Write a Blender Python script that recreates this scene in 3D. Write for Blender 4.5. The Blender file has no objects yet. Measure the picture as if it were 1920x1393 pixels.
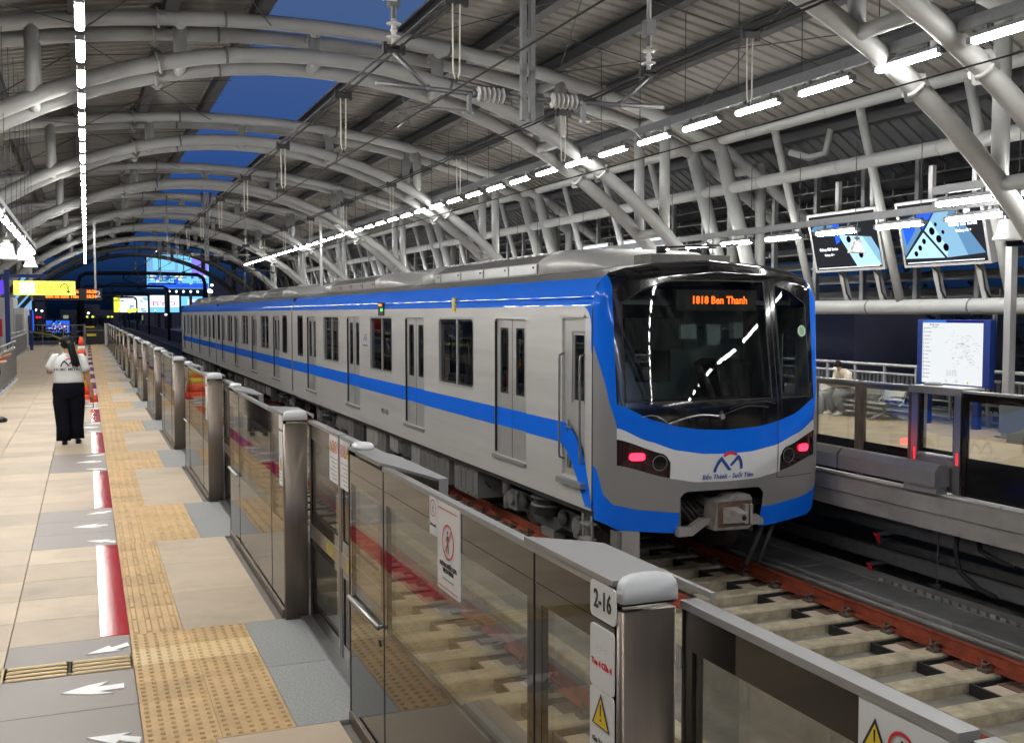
import bpy, math, random
from mathutils import Vector, Matrix
random.seed(7)
rad=math.radians
S=bpy.context.scene
# ------------------------------------------------------------ camera, world, exposure
cd=bpy.data.cameras.new('camera'); cam=bpy.data.objects.new('camera',cd); S.collection.objects.link(cam)
cd.sensor_width=36; cd.lens=36*1961/1920; cd.clip_start=.05; cd.clip_end=3000
YAW=math.atan2(797,1961); PIT=math.atan(108.5/1961)
cam.location=(0,0,1.9); cam.rotation_euler=(math.pi/2-PIT,0,-YAW)
S.camera=cam
W=bpy.data.worlds.new('World'); S.world=W; W.use_nodes=True
wn=W.node_tree; wn.nodes.clear()
sky=wn.nodes.new('ShaderNodeTexSky'); sky.sky_type='NISHITA'; sky.sun_disc=False
sky.sun_elevation=rad(5); sky.sun_rotation=rad(200); sky.altitude=0; sky.air_density=.6; sky.dust_density=3; sky.ozone_density=3
# dusk: the lowest part of the sky, away from the sunset, is already dark blue
tc=wn.nodes.new('ShaderNodeTexCoord'); sx_=wn.nodes.new('ShaderNodeSeparateXYZ'); cr=wn.nodes.new('ShaderNodeValToRGB')
wn.links.new(tc.outputs['Generated'],sx_.inputs[0]); wn.links.new(sx_.outputs['Z'],cr.inputs[0])
e=cr.color_ramp.elements; e[0].position=0.0; e[0].color=(.07,.19,.60,1); e[1].position=.40; e[1].color=(1,.74,.64,1)
for p_,c_ in ((.09,(.13,.25,.58,1)),(.19,(.46,.42,.60,1)),(.28,(.90,.65,.66,1))):
    q_=e.new(p_); q_.color=c_
mu_=wn.nodes.new('ShaderNodeVectorMath'); mu_.operation='MULTIPLY'
bg=wn.nodes.new('ShaderNodeBackground'); bg.inputs[1].default_value=.15
wo=wn.nodes.new('ShaderNodeOutputWorld')
wn.links.new(sky.outputs[0],mu_.inputs[0]); wn.links.new(cr.outputs[0],mu_.inputs[1]); wn.links.new(mu_.outputs[0],bg.inputs[0]); wn.links.new(bg.outputs[0],wo.inputs[0])
S.view_settings.view_transform='Standard'; S.view_settings.look='None'; S.view_settings.gamma=1
S.view_settings.use_curve_mapping=False; S.view_settings.exposure=0
S.render.engine='CYCLES'; cy=S.cycles
cy.use_denoising=True; cy.max_bounces=8; cy.diffuse_bounces=3; cy.glossy_bounces=4; cy.transmission_bounces=4
cy.transparent_max_bounces=24; cy.sample_clamp_indirect=4; cy.caustics_reflective=False; cy.caustics_refractive=False
cy.use_light_tree=True
LAMP=92.0
# ------------------------------------------------------------ materials
def mat(name,col,rough=.5,metal=0,var=.0,vscale=4,bump=0,bscale=60,spec=.5,emit=None,es=0,rnd=0,coat=0,stretch=None,dirt=0):
    m=bpy.data.materials.new(name); m.use_nodes=True; nt=m.node_tree; b=nt.nodes['Principled BSDF']; L=nt.links
    b.inputs['Base Color'].default_value=(*col,1); b.inputs['Roughness'].default_value=rough; b.inputs['Metallic'].default_value=metal
    b.inputs['Specular IOR Level'].default_value=spec; b.inputs['Coat Weight'].default_value=coat; b.inputs['Coat Roughness'].default_value=.03
    if emit: b.inputs['Emission Color'].default_value=(*emit,1); b.inputs['Emission Strength'].default_value=es
    if var or rnd or bump or dirt:
        g=nt.nodes.new('ShaderNodeNewGeometry'); mp=nt.nodes.new('ShaderNodeMapping'); L.new(g.outputs['Position'],mp.inputs[0])
        if stretch: mp.inputs['Scale'].default_value=stretch
    if var or rnd or dirt:
        n=nt.nodes.new('ShaderNodeTexNoise'); n.inputs['Scale'].default_value=vscale; n.inputs['Detail'].default_value=6; n.inputs['Roughness'].default_value=.6
        L.new(mp.outputs[0],n.inputs[0])
        mr=nt.nodes.new('ShaderNodeMapRange'); mr.inputs[1].default_value=.3; mr.inputs[2].default_value=.7
        mr.inputs[3].default_value=1-var; mr.inputs[4].default_value=1+var; L.new(n.outputs[0],mr.inputs[0])
        fac=mr.outputs[0]
        if rnd:
            oi=nt.nodes.new('ShaderNodeObjectInfo'); m2=nt.nodes.new('ShaderNodeMapRange'); m2.inputs[3].default_value=1-rnd; m2.inputs[4].default_value=1+rnd
            L.new(oi.outputs['Random'],m2.inputs[0]); mu=nt.nodes.new('ShaderNodeMath'); mu.operation='MULTIPLY'
            L.new(fac,mu.inputs[0]); L.new(m2.outputs[0],mu.inputs[1]); fac=mu.outputs[0]
        if dirt:
            n3=nt.nodes.new('ShaderNodeTexNoise'); n3.inputs['Scale'].default_value=vscale*.35; n3.inputs['Detail'].default_value=8; n3.inputs['Roughness'].default_value=.7
            L.new(mp.outputs[0],n3.inputs[0]); m4=nt.nodes.new('ShaderNodeMapRange'); m4.inputs[1].default_value=.5; m4.inputs[2].default_value=.68
            m4.inputs[3].default_value=1; m4.inputs[4].default_value=1-dirt; L.new(n3.outputs[0],m4.inputs[0])
            mu2=nt.nodes.new('ShaderNodeMath'); mu2.operation='MULTIPLY'; L.new(fac,mu2.inputs[0]); L.new(m4.outputs[0],mu2.inputs[1]); fac=mu2.outputs[0]
        vm=nt.nodes.new('ShaderNodeVectorMath'); vm.operation='SCALE'; vm.inputs[0].default_value=col
        L.new(fac,vm.inputs['Scale']); L.new(vm.outputs[0],b.inputs['Base Color'])
        r2=nt.nodes.new('ShaderNodeMapRange'); r2.inputs[3].default_value=max(0,rough-.08); r2.inputs[4].default_value=min(1,rough+.1)
        L.new(n.outputs[0],r2.inputs[0]); L.new(r2.outputs[0],b.inputs['Roughness'])
    if bump:
        n2=nt.nodes.new('ShaderNodeTexNoise'); n2.inputs['Scale'].default_value=bscale; n2.inputs['Detail'].default_value=4
        L.new(mp.outputs[0],n2.inputs[0]); bp=nt.nodes.new('ShaderNodeBump'); bp.inputs['Strength'].default_value=bump; bp.inputs['Distance'].default_value=.01
        L.new(n2.outputs[0],bp.inputs['Height']); L.new(bp.outputs[0],b.inputs['Normal'])
    return m
def emi(name,col,s):
    m=bpy.data.materials.new(name); m.use_nodes=True; nt=m.node_tree; nt.nodes.clear()
    e=nt.nodes.new('ShaderNodeEmission'); e.inputs[0].default_value=(*col,1); e.inputs[1].default_value=s
    o=nt.nodes.new('ShaderNodeOutputMaterial'); nt.links.new(e.outputs[0],o.inputs[0]); return m
def glassmat(name,tint,ior=1.6,rough=0.0):
    m=bpy.data.materials.new(name); m.use_nodes=True; nt=m.node_tree; nt.nodes.clear()
    t=nt.nodes.new('ShaderNodeBsdfTransparent'); t.inputs[0].default_value=(*tint,1)
    g=nt.nodes.new('ShaderNodeBsdfGlossy'); g.inputs['Roughness'].default_value=rough
    f=nt.nodes.new('ShaderNodeFresnel'); gm=nt.nodes.new('ShaderNodeNewGeometry'); im=nt.nodes.new('ShaderNodeMapRange'); im.inputs[3].default_value=ior; im.inputs[4].default_value=1/ior
    nt.links.new(gm.outputs['Backfacing'],im.inputs[0]); nt.links.new(im.outputs[0],f.inputs[0])
    mx=nt.nodes.new('ShaderNodeMixShader'); o=nt.nodes.new('ShaderNodeOutputMaterial')
    L=nt.links; L.new(f.outputs[0],mx.inputs[0]); L.new(t.outputs[0],mx.inputs[1]); L.new(g.outputs[0],mx.inputs[2]); L.new(mx.outputs[0],o.inputs[0]); return m
M={}
def mk(k,*a,**w): M[k]=mat(k,*a,**w)
mk('tile_beige',(.50,.405,.295),.55,var=.09,vscale=2.5,bump=.06,bscale=200,rnd=.12,dirt=.2,spec=.3)
mk('tile_grey',(.245,.21,.185),.5,var=.06,vscale=3,bump=.05,bscale=200,rnd=.05)
mk('granite',(.27,.275,.27),.55,var=.35,vscale=90,bump=.25,bscale=150,rnd=.05)
mk('grout',(.16,.14,.12),.8)
mk('tactile',(.55,.37,.18),.6,var=.14,vscale=5,rnd=.10,bump=.05,dirt=.18,spec=.3)
mk('tactile_bright',(.66,.48,.23),.5,var=.05,vscale=6,rnd=.04)
mk('red_film',(.46,.015,.035),.05,var=.06,vscale=20,bump=.07,bscale=75,spec=.45)
mk('white_film',(.85,.85,.83),.45)
mk('steel_brown',(.235,.195,.165),.38,.85,var=.08,vscale=5,stretch=(8,8,.6))
mk('steel_bright',(.50,.50,.49),.33,1,var=.05)
mk('cap_silver',(.35,.35,.35),.42,.5,var=.04)
mk('white_plastic',(.72,.73,.74),.3,coat=.3)
mk('frit',(.014,.011,.009),.05,spec=.45)
mk('black_rubber',(.012,.012,.013),.6)
mk('black_panel',(.008,.008,.010),.12,spec=.4)
mk('enamel_white',(.80,.80,.80),.35)
mk('print_black',(.015,.015,.018),.5)
mk('print_grey',(.35,.35,.36),.5)
mk('print_red',(.65,.02,.03),.5)
mk('print_yellow',(.85,.60,.03),.5)
mk('print_blue',(.02,.07,.32),.45)
mk('chevron_yellow',(.8,.62,.05),.5)
mk('tube_paint',(.335,.34,.33),.42,var=.05,vscale=1.2,dirt=.15)
mk('tube_ring',(.12,.12,.12),.6)
mk('beam_dark',(.055,.055,.058),.55,.3,var=.1)
mk('roof_sheet',(.25,.24,.22),.6,var=.10,vscale=.5,rnd=.08,dirt=.25)
mk('rod',(.06,.06,.06),.5,.5)
mk('galv',(.24,.245,.25),.45,.7,var=.12,vscale=12)
mk('cover_grey',(.34,.34,.35),.38,.4,var=.05)
mk('roof_sheet_dark',(.07,.072,.075),.55,.2,var=.08)
mk('louvre',(.12,.125,.13),.5,.3,var=.05)
mk('rail_paint',(.31,.06,.027),.7,var=.35,vscale=9,dirt=.5)
mk('rail_top',(.12,.10,.09),.35,.8)
mk('concrete_light',(.42,.37,.26),.85,var=.28,vscale=7,bump=.25,bscale=40,dirt=.3)
mk('concrete_block',(.50,.42,.33),.85,var=.10,vscale=9,bump=.2,bscale=40,rnd=.06)
mk('concrete_dark',(.26,.25,.235),.9,var=.2,vscale=3,bump=.3,bscale=25,dirt=.3)
mk('concrete_fascia',(.33,.315,.295),.85,var=.2,vscale=2.2,bump=.3,bscale=22,dirt=.4)
mk('concrete_slab',(.19,.19,.187),.85,var=.15,vscale=6,bump=.25,bscale=40,rnd=.1)
mk('track_floor',(.24,.225,.195),.9,var=.25,vscale=2,dirt=.4)
mk('train_steel',(.74,.72,.69),.36,.42,var=.05,vscale=1.3,stretch=(1,.35,7),bump=.03,bscale=4,dirt=.08)
mk('train_nose_grey',(.33,.32,.31),.33,.35)
mk('train_blue',(.003,.16,.85),.6,coat=.45,spec=.08)
mk('train_white',(.74,.74,.73),.28,coat=.4)
mk('train_black',(.006,.006,.008),.10,coat=.6)
mk('roof_grey',(.25,.245,.235),.4,.3,var=.08,vscale=2)
mk('roof_light',(.56,.55,.53),.4,.3,var=.06,vscale=2)
mk('door_steel',(.60,.59,.565),.38,.6,var=.03)
mk('dark_trim',(.02,.02,.022),.5)
mk('under_dark',(.05,.048,.045),.7,.2,var=.3,vscale=8)
mk('under_grey',(.16,.155,.145),.6,.2,var=.15,vscale=6,dirt=.3)
mk('under_light',(.32,.31,.29),.5,.2,var=.1,vscale=6)
mk('wheel_steel',(.16,.13,.11),.5,.6,var=.2)
mk('coupler',(.42,.39,.36),.45,.5,var=.2,vscale=10,dirt=.4)
mk('coupler_rust',(.16,.10,.07),.6,.4,var=.3,vscale=14)
mk('lamp_glass_dark',(.03,.01,.012),.08,coat=.5)
mk('cab_grey',(.34,.40,.38),.6)
mk('seat_blue',(.04,.10,.25),.6)
mk('interior',(.42,.44,.43),.6)
mk('sticker_green',(.25,.55,.25),.5)
mk('blue_paint',(.008,.028,.17),.35)
mk('fence_white',(.42,.42,.42),.35,.4)
mk('slat_grey',(.13,.13,.14),.5)
mk('porcelain',(.68,.67,.64),.22,coat=.5)
mk('wire',(.035,.033,.03),.5,.4)
mk('dropper',(.75,.72,.62),.45)
mk('speaker_white',(.66,.66,.65),.45)
mk('kiosk_white',(.62,.62,.61),.4,var=.04)
mk('cone_orange',(.80,.085,.02),.45)
mk('cone_white',(.75,.75,.75),.4)
mk('cone_yellow',(.75,.62,.03),.45)
mk('tape_yellow',(.55,.60,.10),.5)
mk('skin',(.55,.32,.21),.5)
mk('skin_tan',(.42,.22,.13),.5)
mk('hair_black',(.006,.005,.005),.6,spec=.2,var=.3,vscale=60,bump=.5,bscale=120)
mk('shirt_white',(.66,.66,.65),.8,var=.05,vscale=12,bump=.4,bscale=14)
mk('trousers_black',(.006,.007,.012),.95,spec=.1,bump=.4,bscale=16)
mk('shoe_black',(.012,.012,.012),.3)
mk('cream_cloth',(.62,.55,.42),.85,var=.06,bump=.3,bscale=18)
mk('jeans_grey',(.27,.29,.31),.85,var=.08,bump=.3,bscale=18)
mk('shoe_white',(.72,.70,.64),.6)
mk('cabinet_blue',(.16,.20,.24),.3)
mk('bag_pale',(.50,.54,.58),.8,var=.05,bump=.3,bscale=20)
mk('bag_grey',(.16,.16,.17),.8)
mk('foliage_dark',(.018,.03,.018),.7,var=.4,vscale=6)
mk('leaf_green',(.045,.075,.03),.6,var=.4,vscale=6)
mk('bark',(.10,.07,.05),.9,var=.3)
mk('building_wall',(.13,.14,.16),.9,var=.15,vscale=.3,rnd=.4)
mk('portal_steel',(.012,.014,.018),.6)
mk('ground_dark',(.10,.10,.11),.9,var=.3,vscale=.1)
mk('cloud_dark',(.1,.1,.1),.9)
M['glass']=glassmat('glass',(.86,.86,.82),1.95)
M['train_glass']=glassmat('train_glass',(.30,.32,.33),1.6)
M['wind_glass']=glassmat('wind_glass',(.45,.50,.50),1.5)
M['lamp']=emi('lamp',(1,.985,.95),LAMP)
M['red_lamp']=emi('red_lamp',(1,.012,.03),9)
M['red_soft']=emi('red_soft',(1,.03,.05),1.6)
M['led']=emi('led',(1,.13,.015),5)
M['led_green']=emi('led_green',(.1,1,.15),2.0)
M['sign_yellow']=emi('sign_yellow',(1,.93,.12),1.6)
M['sign_white']=emi('sign_white',(1,1,.95),1.8)
M['sign_ink']=emi('sign_ink',(.55,.50,.05),1)
M['sign_violet']=emi('sign_violet',(.13,.06,.85),1.2)
M['map_white']=emi('map_white',(.93,.97,1),.95)
M['map_blue']=emi('map_blue',(.08,.25,.95),.8)
M['map_navy']=emi('map_navy',(.03,.04,.35),.6)
M['ad_dark']=emi('ad_dark',(.03,.032,.038),1)
M['ad_blue']=emi('ad_blue',(.02,.10,.80),1.7600000000000002)
M['ad_pale']=emi('ad_pale',(.42,.68,.85),1.5)
M['ad_mid']=emi('ad_mid',(.10,.22,.38),1.6)
M['ad_steel']=emi('ad_steel',(.22,.42,.58),1.5)
M['ad_text']=emi('ad_text',(.9,.93,1),2.08)
M['ad_black']=emi('ad_black',(.004,.004,.006),1)
M['bb_cyan']=emi('bb_cyan',(.20,.62,1.0),1.25)
M['bb_white']=emi('bb_white',(.82,.92,1.0),1.4)
M['bb_sky']=emi('bb_sky',(.22,.50,.85),1)
M['bb_violet']=emi('bb_violet',(.28,.25,.95),1.1)
M['bb_blue']=emi('bb_blue',(.03,.13,.85),1.1)
M['bb_yellow']=emi('bb_yellow',(.9,.95,.08),1.2)
M['bb_red']=emi('bb_red',(.9,.02,.05),1.3)
M['bb_mag']=emi('bb_mag',(.75,.10,.65),1.0)
M['street_white']=emi('street_white',(1,.97,.85),9)
M['street_warm']=emi('street_warm',(1,.62,.25),5)
M['window_lit']=emi('window_lit',(.55,.6,.35),.5)
M['window_dark']=mat('window_dark',(.03,.04,.06),.2)
# ------------------------------------------------------------ mesh helpers
COL=S.collection
class MB:
    def __init__(s): s.v=[]; s.f=[]; s.m=[]; s.sm=[]; s.cm=0
    def add(s,vs,fs,sm=False):
        o=len(s.v); s.v+= [tuple(v) for v in vs]
        for f in fs: s.f.append([i+o for i in f]); s.m.append(s.cm); s.sm.append(sm)
        return s
    def mi(s,i): s.cm=i; return s
    def box(s,x0,x1,y0,y1,z0,z1,c=0):
        if c<=0:
            v=[(x,y,z) for z in (z0,z1) for y in (y0,y1) for x in (x0,x1)]
            return s.add(v,[(0,2,3,1),(4,5,7,6),(0,1,5,4),(2,6,7,3),(0,4,6,2),(1,3,7,5)])
        # vertical-ish chamfer on the top edges
        b=[(x0,y0),(x1,y0),(x1,y1),(x0,y1)]; t=[(x0+c,y0+c),(x1-c,y0+c),(x1-c,y1-c),(x0+c,y1-c)]
        v=[(*p,z0) for p in b]+[(*p,z1-c) for p in b]+[(*p,z1) for p in t]
        f=[(3,2,1,0),(8,9,10,11)]
        for i in range(4):
            j=(i+1)%4; f+=[(i,j,4+j,4+i),(4+i,4+j,8+j,8+i)]
        return s.add(v,f)
    def tube(s,pts,r,n=8,cap=True,rz=None,sm=True):
        pts=[Vector(p) for p in pts]; rs=r if isinstance(r,(list,tuple)) else [r]*len(pts)
        rzs=rz if isinstance(rz,(list,tuple)) else None
        vs=[]; up=None
        for i,p in enumerate(pts):
            d=(pts[min(i+1,len(pts)-1)]-pts[max(i-1,0)]).normalized()
            if up is None:
                up=Vector((0,0,1)) if abs(d.z)<.9 else Vector((0,1,0))
            a=d.cross(up).normalized(); b=a.cross(d).normalized(); up=b
            for k in range(n):
                t=2*math.pi*(k+.5)/n
                vs.append(p+a*(math.cos(t)*rs[i])+b*(math.sin(t)*(rzs[i] if rzs else rs[i])))
        fs=[]
        for i in range(len(pts)-1):
            for k in range(n):
                k2=(k+1)%n; fs.append((i*n+k,(i)*n+k2,(i+1)*n+k2,(i+1)*n+k))
        s.add(vs,fs,sm)
        if cap:
            o=len(s.v)-len(vs)
            s.f.append([o+k for k in range(n)][::-1]); s.m.append(s.cm); s.sm.append(False)
            e=o+(len(pts)-1)*n; s.f.append([e+k for k in range(n)]); s.m.append(s.cm); s.sm.append(False)
        return s
    def rings(s,rs,cap=True,sm=True):
        n=len(rs[0]); vs=[p for r in rs for p in r]; fs=[]
        for i in range(len(rs)-1):
            for k in range(n):
                k2=(k+1)%n; fs.append((i*n+k,i*n+k2,(i+1)*n+k2,(i+1)*n+k))
        if cap: fs+= [list(range(n))[::-1], [(len(rs)-1)*n+k for k in range(n)]]
        return s.add(vs,fs,sm)
    def prism(s,poly,axis,a,b):
        # poly: 2D points in the plane perpendicular to axis; extruded a..b
        def P(p,t): return (t,p[0],p[1]) if axis=='x' else (p[0],t,p[1]) if axis=='y' else (p[0],p[1],t)
        n=len(poly); vs=[P(p,a) for p in poly]+[P(p,b) for p in poly]
        fs=[list(range(n))[::-1],[n+i for i in range(n)]]+[(i,(i+1)%n,n+(i+1)%n,n+i) for i in range(n)]
        return s.add(vs,fs)
    def quad(s,a,b,c,d): return s.add([a,b,c,d],[(0,1,2,3)])
    def grid(s,fn,nu,nv,sm=True):
        vs=[fn(i/nu,j/nv) for j in range(nv+1) for i in range(nu+1)]
        fs=[(j*(nu+1)+i,j*(nu+1)+i+1,(j+1)*(nu+1)+i+1,(j+1)*(nu+1)+i) for j in range(nv) for i in range(nu)]
        return s.add(vs,fs,sm)
    def lathe(s,prof,c,axis='z',n=16):
        rs=[]
        for r,h in prof:
            ring=[]
            for k in range(n):
                t=2*math.pi*k/n; x,y=r*math.cos(t),r*math.sin(t)
                ring.append((c[0]+x,c[1]+y,c[2]+h) if axis=='z' else (c[0]+x,c[1]+h,c[2]+y) if axis=='y' else (c[0]+h,c[1]+x,c[2]+y))
            rs.append(ring)
        return s.rings(rs)
    def build(s,name,mats,parent=None,label=None,fix=True):
        me=bpy.data.meshes.new(name)
        off=Vector((0,0,0)); p=parent
        while p is not None: off+=Vector(p.location); p=p.parent
        me.from_pydata([tuple(Vector(v)-off) for v in s.v],[],s.f)
        for m in (mats if isinstance(mats,(list,tuple)) else [mats]): me.materials.append(M[m])
        me.polygons.foreach_set('material_index',s.m); me.polygons.foreach_set('use_smooth',s.sm)
        if fix:
            import bmesh
            bm=bmesh.new(); bm.from_mesh(me); bmesh.ops.recalc_face_normals(bm,faces=bm.faces); bm.to_mesh(me); bm.free()
        me.update()
        o=bpy.data.objects.new(name,me); COL.objects.link(o)
        if parent is not None: o.parent=parent
        if label: o['label']=label
        return o
def tag(o,label=None,cat=None,group=None,kind=None):
    if label: o['label']=label
    if cat: o['category']=cat
    if group: o['group']=group
    if kind: o['kind']=kind
    return o
def thing(name,label,cat,loc=(0,0,0),group=None):
    o=bpy.data.objects.new(name,None); o.location=loc; o.empty_display_size=.1; COL.objects.link(o)
    return tag(o,label,cat,group)
def inst(src,parent,loc,name=None):   # a piece sharing mesh data
    o=bpy.data.objects.new(name or src.name.split('.')[0],src.data); COL.objects.link(o)
    if parent is not None: o.parent=parent
    o.location=loc; return o
def dup(root,d,label=None,skip=()):
    r=root.copy(); COL.objects.link(r); r.location=Vector(root.location)+Vector(d)
    if label: r['label']=label
    def rec(a,b):
        for ch in a.children:
            if ch.name.split('.')[0] in skip: continue
            c=ch.copy(); COL.objects.link(c); c.parent=b; rec(ch,c)
    rec(root,r); return r
def text(name,body,size,mat_,parent,loc,rot,align='CENTER',ext=.0008,sx=1,shear=0,bold=0):
    c=bpy.data.curves.new(name,'FONT'); c.body=body; c.size=size; c.align_x=align; c.align_y='CENTER'; c.extrude=ext; c.shear=shear; c.offset=bold
    c.resolution_u=2; c.materials.append(M[mat_])
    tmp=bpy.data.objects.new('tmp',c); COL.objects.link(tmp); me=bpy.data.meshes.new_from_object(tmp); bpy.data.objects.remove(tmp); me.name=name
    o=bpy.data.objects.new(name,me); COL.objects.link(o)
    off=Vector((0,0,0)); p=parent
    while p is not None: off+=Vector(p.location); p=p.parent
    o.parent=parent; o.location=Vector(loc)-off; o.rotation_euler=rot; o.scale=(sx,1,1)
    return o
ORD=['first','second','third','fourth','fifth','sixth','seventh','eighth','ninth','tenth','eleventh','twelfth','thirteenth','fourteenth','fifteenth','sixteenth','seventeenth','eighteenth','nineteenth','twentieth']
def ordn(i):
    if i<20: return ORD[i]
    T={2:'twenty',3:'thirty',4:'forty',5:'fifty'}; n=i+1
    if n%10==0: return {30:'thirtieth',40:'fortieth',50:'fiftieth'}[n]
    return T[n//10]+'-'+ORD[n%10-1]
exec_parts=[]
# ------------------------------------------------------------ ground and far land
g=MB().quad((-900,-300,-9),(900,-300,-9),(900,1500,-9),(-900,1500,-9)).build('ground','ground_dark'); tag(g,kind='structure')
PER=4.39; P0=2.07
# ------------------------------------------------------------ near platform
pl=MB().box(-6.2,1.42,-18,70,-.35,-.022).box(-6.2,1.30,-18,70,-1.6,-.352).build('platform','grout'); tag(pl,kind='structure')
edge=MB().box(1.25,1.45,-6,70,-.018,0).build('platform_edge','concrete_fascia',pl)
def tile_mesh(name,w,l,m,c=.003,g=.0035):
    return MB().box(g/2,w-g/2,g/2,l-g/2,-.02,0,c)
ntile=0; far=MB(); farg=MB(); protos={}
def put_tile(kind,w,l,x,y,m,name):
    """a tile as its own object near the camera, joined beyond"""
    global ntile
    key=(kind,round(w,3),round(l,3),m)
    if key not in protos:
        b=tile_mesh(name,w,l,m).build(name,m,pl); b.location=(x,y,0); protos[key]=b; ntile+=1
    else: inst(protos[key],pl,(x,y,0),name); ntile+=1
R8=PER/8
cols=[(-.45-.65*(i+1),.65) for i in range(8)]
cand=[]
for k in range(-1,16):
    P=P0+k*PER
    # column beside the film
    zs=P+2.68; L=1.75/3
    for i in range(5): cand.append((-.45,.65,P+.04+i*.528,.528,'tile_beige','floor_tile'))
    for i in range(3): cand.append((-.45,.65,zs+i*L,L,'tile_grey','grey_tile'))
    for i in range(3): cand.append((.5,.56,P+.04+i*.88,.88,'tile_beige','floor_tile'))
    for i in range(2): cand.append((.86,.385,zs+i*L*1.5,L*1.5,'granite','granite_slab'))
    for ci,(x,w) in enumerate(cols):
        for i in range(8): cand.append((x,w,P+.2*(ci%2)+i*R8,R8,'tile_beige','floor_tile'))
cand=[c for c in cand if c[2]+c[3]<69.9 and c[2]>-2]
def seen_size(c): return 1/max(.5,(c[2]-1.5)) if c[2]>2.6 and c[0]>-.12*c[2]-1.4 else 0
cand.sort(key=seen_size,reverse=True)
for i,(x,w,y,l,m,nm) in enumerate(cand):
    if i<298 and seen_size((x,w,y,l))>0: put_tile('t',w,l,x,y,m,nm)
    else: far.mi({'tile_beige':0,'tile_grey':1,'granite':2}[m]).box(x+.002,x+w-.002,y+.002,y+l-.002,-.018,0)
o=far.build('floor_tiles',['tile_beige','tile_grey','granite'],pl); o['kind']='stuff'
# tactile paving
def bars(w,l,alongy=True,n=4):
    b=MB().box(.001,w-.001,.001,l-.001,-.02,0)
    for i in range(n):
        c=(i+.5)*(w if alongy else l)/n
        if alongy: b.rings([[(c-.019,.012,0),(c+.019,.012,0),(c+.019,l-.012,0),(c-.019,l-.012,0)],[(c-.011,.022,.009),(c+.011,.022,.009),(c+.011,l-.022,.009),(c-.011,l-.022,.009)]],sm=False)
        else: b.rings([[(.012,c-.017,0),(w-.012,c-.017,0),(w-.012,c+.017,0),(.012,c+.017,0)],[(.022,c-.010,.006),(w-.022,c-.010,.006),(w-.022,c+.010,.006),(.022,c+.010,.006)]],sm=False)
    return b
def dots(w,l,nx=6,ny=5):
    b=MB().box(.001,w-.001,.001,l-.001,-.02,0)
    for i in range(nx):
        for j in range(ny):
            x=(i+.5)*w/nx; y=(j+.5)*l/ny
            r1=[(x+.014*math.cos(t),y+.014*math.sin(t),0) for t in [math.pi/3*q for q in range(6)]]
            r2=[(x+.007*math.cos(t),y+.007*math.sin(t),.008) for t in [math.pi/3*q for q in range(6)]]
            b.rings([r1,r2],sm=False)
    return b
TP={}
def tactile(kind,w,l,x,y,m='tactile'):
    key=(kind,round(w,3),round(l,3),m)
    if key not in TP:
        b={'bar':bars(w,l),'dot':dots(w,l),'cross':bars(w,l,False)}[kind]
        o=b.build('tactile_tile',m,pl); o.location=(x,y,0); TP[key]=o
    else: inst(TP[key],pl,(x,y,0),'tactile_tile')
ft=MB()
for k in range(-1,16):
    P=P0+k*PER; zs=P+2.68
    items=[]
    for i in range(9): items.append(('bar',.3,2.64/9,.2,P+.04+i*2.64/9))
    for i in range(6):
        kd='dot' if k in(-1,0) else 'bar'
        items.append((kd,.33,1.75/6,.2,zs+i*1.75/6)); items.append((kd,.33,1.75/6,.53,zs+i*1.75/6))
    for (kd,w,l,x,y) in items:
        if y<2.3 or y>69.6: continue
        if k<13: tactile(kd,w,l,x,y,'tactile_bright' if (kd=='dot' and k==0 and 5.86<y+.15<6.16) else 'tactile')
        else:
            ft.box(x+.001,x+w-.001,y+.001,y+l-.001,-.018,.0)
            for q in range(4): ft.box(x+.03+q*w/4,x+.06+q*w/4,y+.01,y+l-.01,0,.005)
o=ft.build('tactile_paving','tactile',pl); o['kind']='stuff'
for i in range(9): 
    tactile('cross',.32,.25,-.122-.3215*i,5.88,'tactile_bright')
# films on the floor
for k in range(0,15):
    P=P0+k*PER; y0=P+.06; y1=P+2.66
    if y0<4 : continue
    r=MB().box(.037,.198,y0,y1,.0005,.004).build('platform_sticker','red_film')
    tag(r,f'glossy red floor sticker with lamp glare, {ordn(k-1 if k>0 else 0)} from the near end of the platform','floor sticker','red stickers along the tactile paving')
ARW=[(-.16,0),(-.03,.075),(.07,.10),(.02,.035),(.14,.04),(.14,-.03),(.02,-.035),(.09,-.09),(-.02,-.07)]
ARD=[(-.10,-.06),(.02,.06),(.035,.02),(.12,.085),(.13,.02),(.10,.0),(.05,-.03),(.09,-.055)]
def arrow(poly,x,y,fy,label,s=1.0):
    o=MB().prism([(x+p[0]*s,y+p[1]*s*fy) for p in (poly if fy>0 else poly[::-1])],'z',.0005,.004).build('arrow_sticker','white_film')
    tag(o,label,'arrow sticker','white boarding arrows on the grey tiles')
for k in range(0,11):
    P=P0+k*PER+2.68; n=ordn(k)
    arrow(ARW,0,P+.86,1,f'large white arrow pointing left in the {n} grey doorway patch from the near end')
    arrow(ARD,.06,P+1.52,1,f'small slanted white arrow at the far side of the {n} grey doorway patch')
    arrow(ARD,.06,P+.16,-1,f'small slanted white arrow at the near side of the {n} grey doorway patch')
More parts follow.
